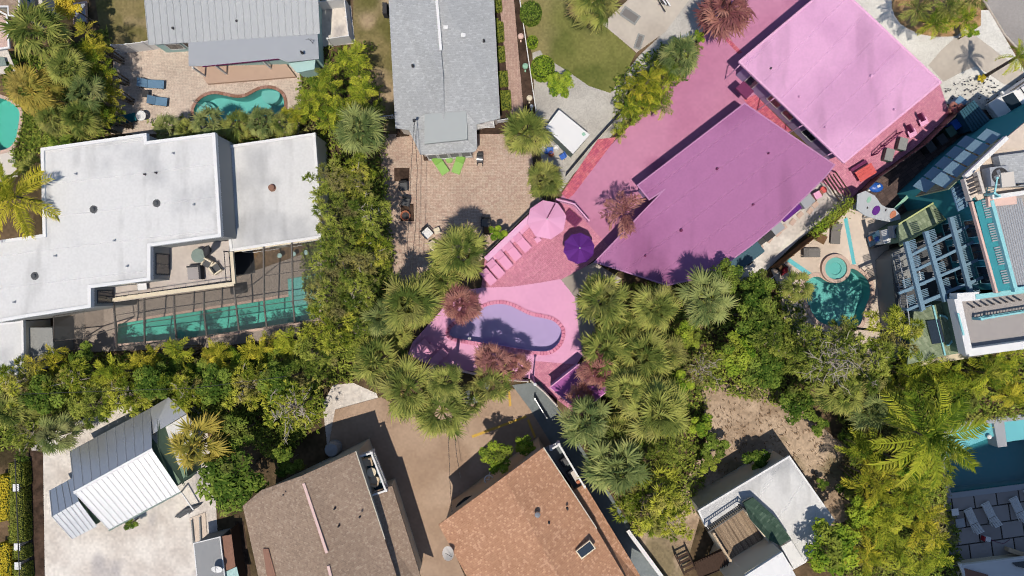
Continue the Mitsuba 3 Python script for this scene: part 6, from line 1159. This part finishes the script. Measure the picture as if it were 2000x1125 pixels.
t = thing('doormat', 'large dark square rug under the screen enclosure', 'rug'); part(t, 'sheet', MB().prism(SP([(459,496),(495,491),(499,533),(461,540)]), .05, .1), 'mat_charcoal')
t = thing('barbecue', 'dark covered grill on the taupe deck under the screen enclosure', 'grill'); c = W(471,566)+[0,0,.05]; part(t, 'cover', MB().box(c+[0,0,.5], (1.05,.6,.9), .15), 'mat_charcoal'); part(t, 'hood', MB().tube([c+[-.4,0,.95], c+[.4,.1,.95]], .25, 10), 'mat_charcoal')
for i, x in enumerate((552,579,603)):
    t = thing('bar_stool', f"{('left','middle','right')[i]} teal bar stool by the wall under the screen enclosure", 'stool'); c = W(x,500-i*3)+[0,0,.06]; part(t, 'seat', MB().lathe(c+[0,0,.7], [(0,0),(.2,0),(.2,.06),(0,.08)], 14), 'mat_pale_teal'); part(t, 'pedestal', MB().tube([c, c+[0,0,.7]], .04), 'mat_galv')
# satellite, wires, fences at the bottom
def iron_fence(label, pts, h, mat, z0=0):
    t = thing('fence', label, 'fence'); a, b = W(*pts[0]), W(*pts[1]); n = int(np.linalg.norm(b-a)/.15)
    part(t, 'rail', MB().bar(a+[0,0,h], b+[0,0,h], .06).bar(a+[0,0,.15], b+[0,0,.15], .05), mat)
    for i in range(n+1): part(t, 'picket', MB().bar(a+(b-a)*i/n, a+(b-a)*i/n+[0,0,h], .025), mat)
iron_fence('long grey iron picket fence down the left side of the white sand', [(57,885),(66,1130)], 1.7, 'mat_charcoal')
struct('path', MB().sheet(SP([(58,880),(84,880),(88,1140),(66,1140)]), .02), 'mat_mulch')
for x, y, l in ((50,945,'upper'),(52,1059,'middle'),(53,1095,'lower')):
    t = thing('gate_pillar', f'{l} small white capped pillar beside the iron fence', 'pillar'); c = W(x, y); part(t, 'shaft', MB().box(c+[0,0,.55], (.4,.5,1.1)), 'mat_off_white'); part(t, 'cap', MB().box(c+[0,0,1.13], (.5,.6,.08)), 'mat_white')
t = thing('fence', 'weathered dark timber fence between the grey shed and the taupe shingled house', 'fence')
for i in range(26): f = i/26; a = W(467+f*16,1022+f*110); part(t, 'board', MB().bar(a, a+[0,0,1.75+.05*(i % 3)], .17, .03, (1,.1,0)), 'mat_dark_wood')
part(t, 'rail', MB().bar(W(465,1022)+[0,0,1.4], W(482,1134)+[0,0,1.4], .06,.1), 'mat_dark_wood')
struct('path', MB().sheet(SP([(459,1018),(476,1018),(492,1140),(470,1140)]), .03), 'mat_mulch')
t = thing('wall', 'white masonry wall along the lower right side of the tan shingled house', 'wall'); part(t, 'masonry', MB().bar(W(1228,1040,.5), W(1310,1150,.5), .22, 1.0), 'mat_off_white'); part(t, 'cap', MB().bar(W(1226,1036,1.03), W(1312,1152,1.03), .3, .06), 'mat_white')
panel_fence('pale fence beside the small ground floor gate below the violet shed', [(1044,775),(1066,812)], 1.1, 'mat_galv', th=.05)
t = thing('water_tank', 'pale curved tank in the shade above the taupe shingled house', 'tank'); part(t, 'body', MB().lathe(W(655,872), [(.6,0),(.6,1.2),(.5,1.4),(0,1.5)], 20), 'mat_flat_grey', 40)
t = thing('boat_cover', 'long dark grey tarpaulin strip on the white sand by the cottage', 'tarpaulin'); part(t, 'sheet', MB().slab([W(340,1010,.3), W(360,995,.45), W(393,985,.4), W(385,992,.2), W(352,1012,.2)], .2), 'mat_slate')
t = thing('fence', 'white pole gate leaning from the cottage corner onto the sand', 'fence'); part(t, 'rail', MB().bar(W(353,960,1.2), W(378,996,1.0), .1), 'mat_white'); part(t, 'post', MB().bar(W(353,962)*[1,1,0], W(353,962,1.2)*[1,1,0]+[0,0,1.25], .1).bar(W(378,996)*[1,1,0], W(378,996)*[1,1,0]+[0,0,1.05], .1), 'mat_white')
t = thing('trellis_roof', 'weathered grey beam frame on the concrete pad beside the grey shed', 'frame'); part(t, 'beam', MB().bar(W(374,1016,.3), W(378,1062,.3), .1).bar(W(390,1010,.3), W(392,1060,.3), .1), 'mat_grey_wall')
for i, (pts, l) in enumerate([([W(809,235,4.6), W(803,330,4.9), W(798,440,5.4), W(790,560,6.5)],'thin power line running down from the grey shingle house over the rose patio'),([W(809,235,4.5), W(815,330,4.6), W(812,440,5.0), W(800,560,6.3)],'second thin power line over the rose patio'),([W(883,1000,6.6), W(878,930,5.6), W(876,850,5.7), W(872,770,6.6)],'thin power line crossing the tan driveway'),([W(900,935,6.5), W(892,890,5.6), W(888,850,5.7), W(880,770,6.6)],'second thin power line crossing the tan driveway'),([W(40,770,6.2), W(200,764,5.9), W(380,758,6.3), W(560,735,7)],'thin power line over the green belt below the white house')]):
    k = numbered('power_line'); p = np.array(pts); tt = np.linspace(0, 1, 13); q = np.stack([np.interp(tt, np.linspace(0,1,4), p[:, j]) for j in range(3)], 1); scene[k] = mikit.ply(MB().tube(q, .018, 4).mesh(), 'mat_charcoal'); labels[k] = {'label': l, 'category': 'cable'}
t = thing('ladder', 'thin wooden ladder lying on the tan shingle roof at the bottom edge', 'ladder'); a, b = W(1071,1105,7.3), W(1090,1140,7.2); part(t, 'rail', MB().bar(a, b, .05).bar(a+[.35,.12,0], b+[.35,.12,0], .05), 'mat_dark_wood')
for i in range(4): p = a+(b-a)*(i+.5)/5; part(t, 'rung', MB().bar(p, p+[.35,.12,0], .04), 'mat_dark_wood')
t = thing('hose_reel', 'white hose ring on the wall at the upper edge of the tan shingled roof', 'hose reel'); c = W(955,937,2.5); part(t, 'ring', MB().tube([c+[.35*math.cos(a), .35*math.sin(a), 0] for a in np.linspace(0, 2*math.pi, 17)], .05), 'mat_white'); part(t, 'spoke', MB().bar(c-[.33,0,0], c+[.33,0,0], .04).bar(c-[0,.33,0], c+[0,.33,0], .04).bar([c[0],c[1],0], c, .08), 'mat_white')
# white stones with dark ones on the gravel
r = rng(33); mb = MB(); g = SP([(1840,175),(1880,150),(1925,150),(1960,170),(1940,195),(1905,215),(1862,218)])
for i in range(240):
    p = np.array([r.uniform(g.bounds[0], g.bounds[2]), r.uniform(g.bounds[1], g.bounds[3])])
    if g.contains(Point(p)): s = r.uniform(.03,.085); mb.box([*p,.17+s*.3], (s,s*1.2,s), r.uniform(0,3))
k = thing('pebbles', 'scattered dark pebbles and tufts on the white gravel below the driveway', 'pebbles', kind='stuff'); scene[k] = mikit.ply(mb.mesh(), 'mat_slate')
fan_palm(1866,212,1.2,14,'small plum spiky plant at the tip of the pink roof','mat_rose_leaf',97,n=16,name='spiky_plant',cat='plant',group=None,tmat='mat_rose_bark')
bush(1918,152,.5,11,'dry grass tuft at the foot of the leaning palm',2,'mat_yellow_leaf',name='grass_tuft',cat='plant')
t = thing('van', 'white van with a dark windscreen and roof rails, beside the teal board fence', 'van'); an = math.atan2(70, 98)
c = W(1972,196,0)+[0,0,.16]; R = rot2(an); Q = lambda x, y, z: c+[*(R@np.array([x, y])), z]
def sect(x, w, z): return [Q(x, -w, z), Q(x, w, z)]
prof = [(-2.35,.80,.55),(-2.3,.86,.85),(-1.35,.92,1.02),(-.65,.78,1.62),(-.2,.76,1.72),(1.6,.76,1.74),(2.3,.78,1.6),(2.45,.88,.9)]
v, f = [], []
for x, w, z in prof: v += [Q(x, -.93, .3), Q(x, -.95, min(z, .95)), Q(x, -w, z), Q(x, w, z), Q(x, .95, min(z, .95)), Q(x, .93, .3)]
for i in range(len(prof)-1):
    for j in range(5): f.append([i*6+j, i*6+j+1, (i+1)*6+j+1, (i+1)*6+j])
m = MB().add(v, f); n_ = len(prof)-1
m.add(v[:6], [[0,1,4,5],[1,2,3,4]]).add(v[-6:], [[0,5,4,1],[1,4,3,2]]); part(t, 'body', m, 'mat_white_gloss')
part(t, 'windscreen', MB().slab([Q(-1.28,-.8,1.06), Q(-1.28,.8,1.06), Q(-.68,.70,1.62), Q(-.68,-.70,1.62)], -.02), 'mat_glass_dark')
for x in (-.1, .55, 1.2): part(t, 'roof_bar', MB().bar(Q(x,-.74,1.79), Q(x,.74,1.79), .05,.05), 'mat_charcoal')
for s in (-1, 1):
    part(t, 'roof_rail', MB().bar(Q(-.4,s*.68,1.78), Q(2.1,s*.68,1.78), .06,.06), 'mat_galv'); part(t, 'side_window', MB().slab([Q(-.7,s*.93,1.0), Q(1.9,s*.93,1.0), Q(1.7,s*.80,1.6), Q(-.4,s*.80,1.6)], .02), 'mat_glass_dark')
    part(t, 'mirror', MB().box(Q(-1.0,s*1.08,1.05), (.16,.24,.18), an), 'mat_white_gloss'); part(t, 'headlight', MB().box(Q(-2.3,s*.68,.72), (.12,.32,.16), an), 'mat_pane_white')
    for x in (-1.45, 1.5):
        k = part(t, 'wheel', MB().tube([Q(x,s*.76,.18), Q(x,s*.96,.18)], .34, 16), 'mat_black'); part(k, 'rim', MB().tube([Q(x,s*.9,.18), Q(x,s*.975,.18)], .2, 12), 'mat_galv')
plain('mat_pane_white', C(220,225,230), .2)

# clutter along the mauve roofed house
for i, (x, y, sx, sy, h, rz, m, l) in enumerate([(1510,446,.95,.8,.8,.66,'mat_flat_grey','pale grey cabinet against the side of the mauve roofed house'),(1492,461,.8,.7,1.0,.66,'mat_charcoal','charcoal box next to the pale grey cabinet by the mauve roofed house'),(1478,470,.6,.7,.9,.66,'mat_black','black box at the low end of the cabinets by the mauve roofed house'),(1568,396,1.0,.7,.9,.66,'mat_flat_grey','grey pool pump cabinet in the side path'),(1590,383,.5,.5,.6,.5,'mat_pink_cloth','small pink box at the upper end of the side path')]):
    t = thing('storage_box', l, 'box'); c = W(x, y)+[0,0,.05]; part(t, 'body', MB().box(c+[0,0,h/2], (sx, sy, h), rz), m); part(t, 'lid', MB().box(c+[0,0,h+.03], (sx+.06, sy+.06, .06), rz), m)
t = thing('trailer', 'dark navy covered trailer in the shade between the mauve house and the timber fence', 'trailer'); c = W(1445,500)+[0,0,.4]
part(t, 'cover', MB().slab([c+[*(rot2(.66)@np.array(q)), .9] for q in ((-1.5,-.75),(1.5,-.75),(1.5,.75),(-1.5,.75))], .7), 'mat_dark_teal'); part(t, 'drawbar', MB().bar(c+[*(rot2(.66)@np.array([-1.5,0])), .3], c+[*(rot2(.66)@np.array([-2.3,0])), .2], .1), 'mat_galv')
for s in (-1, 1): p = rot2(.66)@np.array([.2, s*.8]); q = rot2(.66)@np.array([.2, s*.98]); part(t, 'wheel', MB().tube([c+[*p,-.05], c+[*q,-.05]], .3, 14), 'mat_black')
t = thing('step', 'row of purple painted steps against the mauve roofed house', 'steps')
for i in range(6): part(t, 'tread', MB().box(W(1530+i*6,424-i*5.2)+[0,0,.12+.03*i], (.5,.7,.22+.06*i), .66), 'mat_purple')
for i, (x, y, m, l) in enumerate([(1597,379,'mat_rust','rusty pot at the upper end of the side path'),(1604,372,'mat_coral','coral pot at the upper end of the side path'),(1585,390,'mat_brown','brown pot beside the grey pump cabinet')]):
    t = thing('plant_pot', l, 'pot'); part(t, 'body', MB().lathe(W(x, y)+[0,0,.05], [(.18,0),(.26,.4),(.28,.42),(.22,.38),(0,.34)], 14), m)
r = rng(12)
for i in range(9):
    k = numbered('stepping_stone'); f = i/9; a = W(1470+f*140+r.uniform(-3,3), 495-f*110+r.uniform(-3,3)); scene[k] = mikit.ply(MB().box(a+[0,0,.08], (.55,.38,.06), .66+r.uniform(-.3,.3)).mesh(), 'mat_stone_coping'); labels[k] = {'label': ('lowest','second','third','fourth','fifth','sixth','seventh','eighth','topmost')[i]+' pale stepping stone of the row going up the sandy side path', 'category': 'stepping stone', 'group': 'stepping stones along the side path'}

# dry leaf litter and scrub stalks on the bare yard
r = rng(61); mb = MB(); g = SP([(1385,760),(1510,765),(1640,860),(1655,1000),(1620,1010),(1540,890),(1400,960),(1370,880)])
for i in range(700):
    p = np.array([r.uniform(g.bounds[0], g.bounds[2]), r.uniform(g.bounds[1], g.bounds[3])])
    if g.contains(Point(p)): a = r.uniform(0, 6.28); l = r.uniform(.08, .3); mb.bar([*p, .14], [p[0]+l*math.cos(a), p[1]+l*math.sin(a), .14+r.uniform(0, .1)], .035, .02)
k = thing('leaf_litter', 'dry leaf litter and stalks scattered over the bare brown yard', 'leaf litter', kind='stuff'); scene[k] = mikit.ply(mb.mesh(), 'mat_brown')
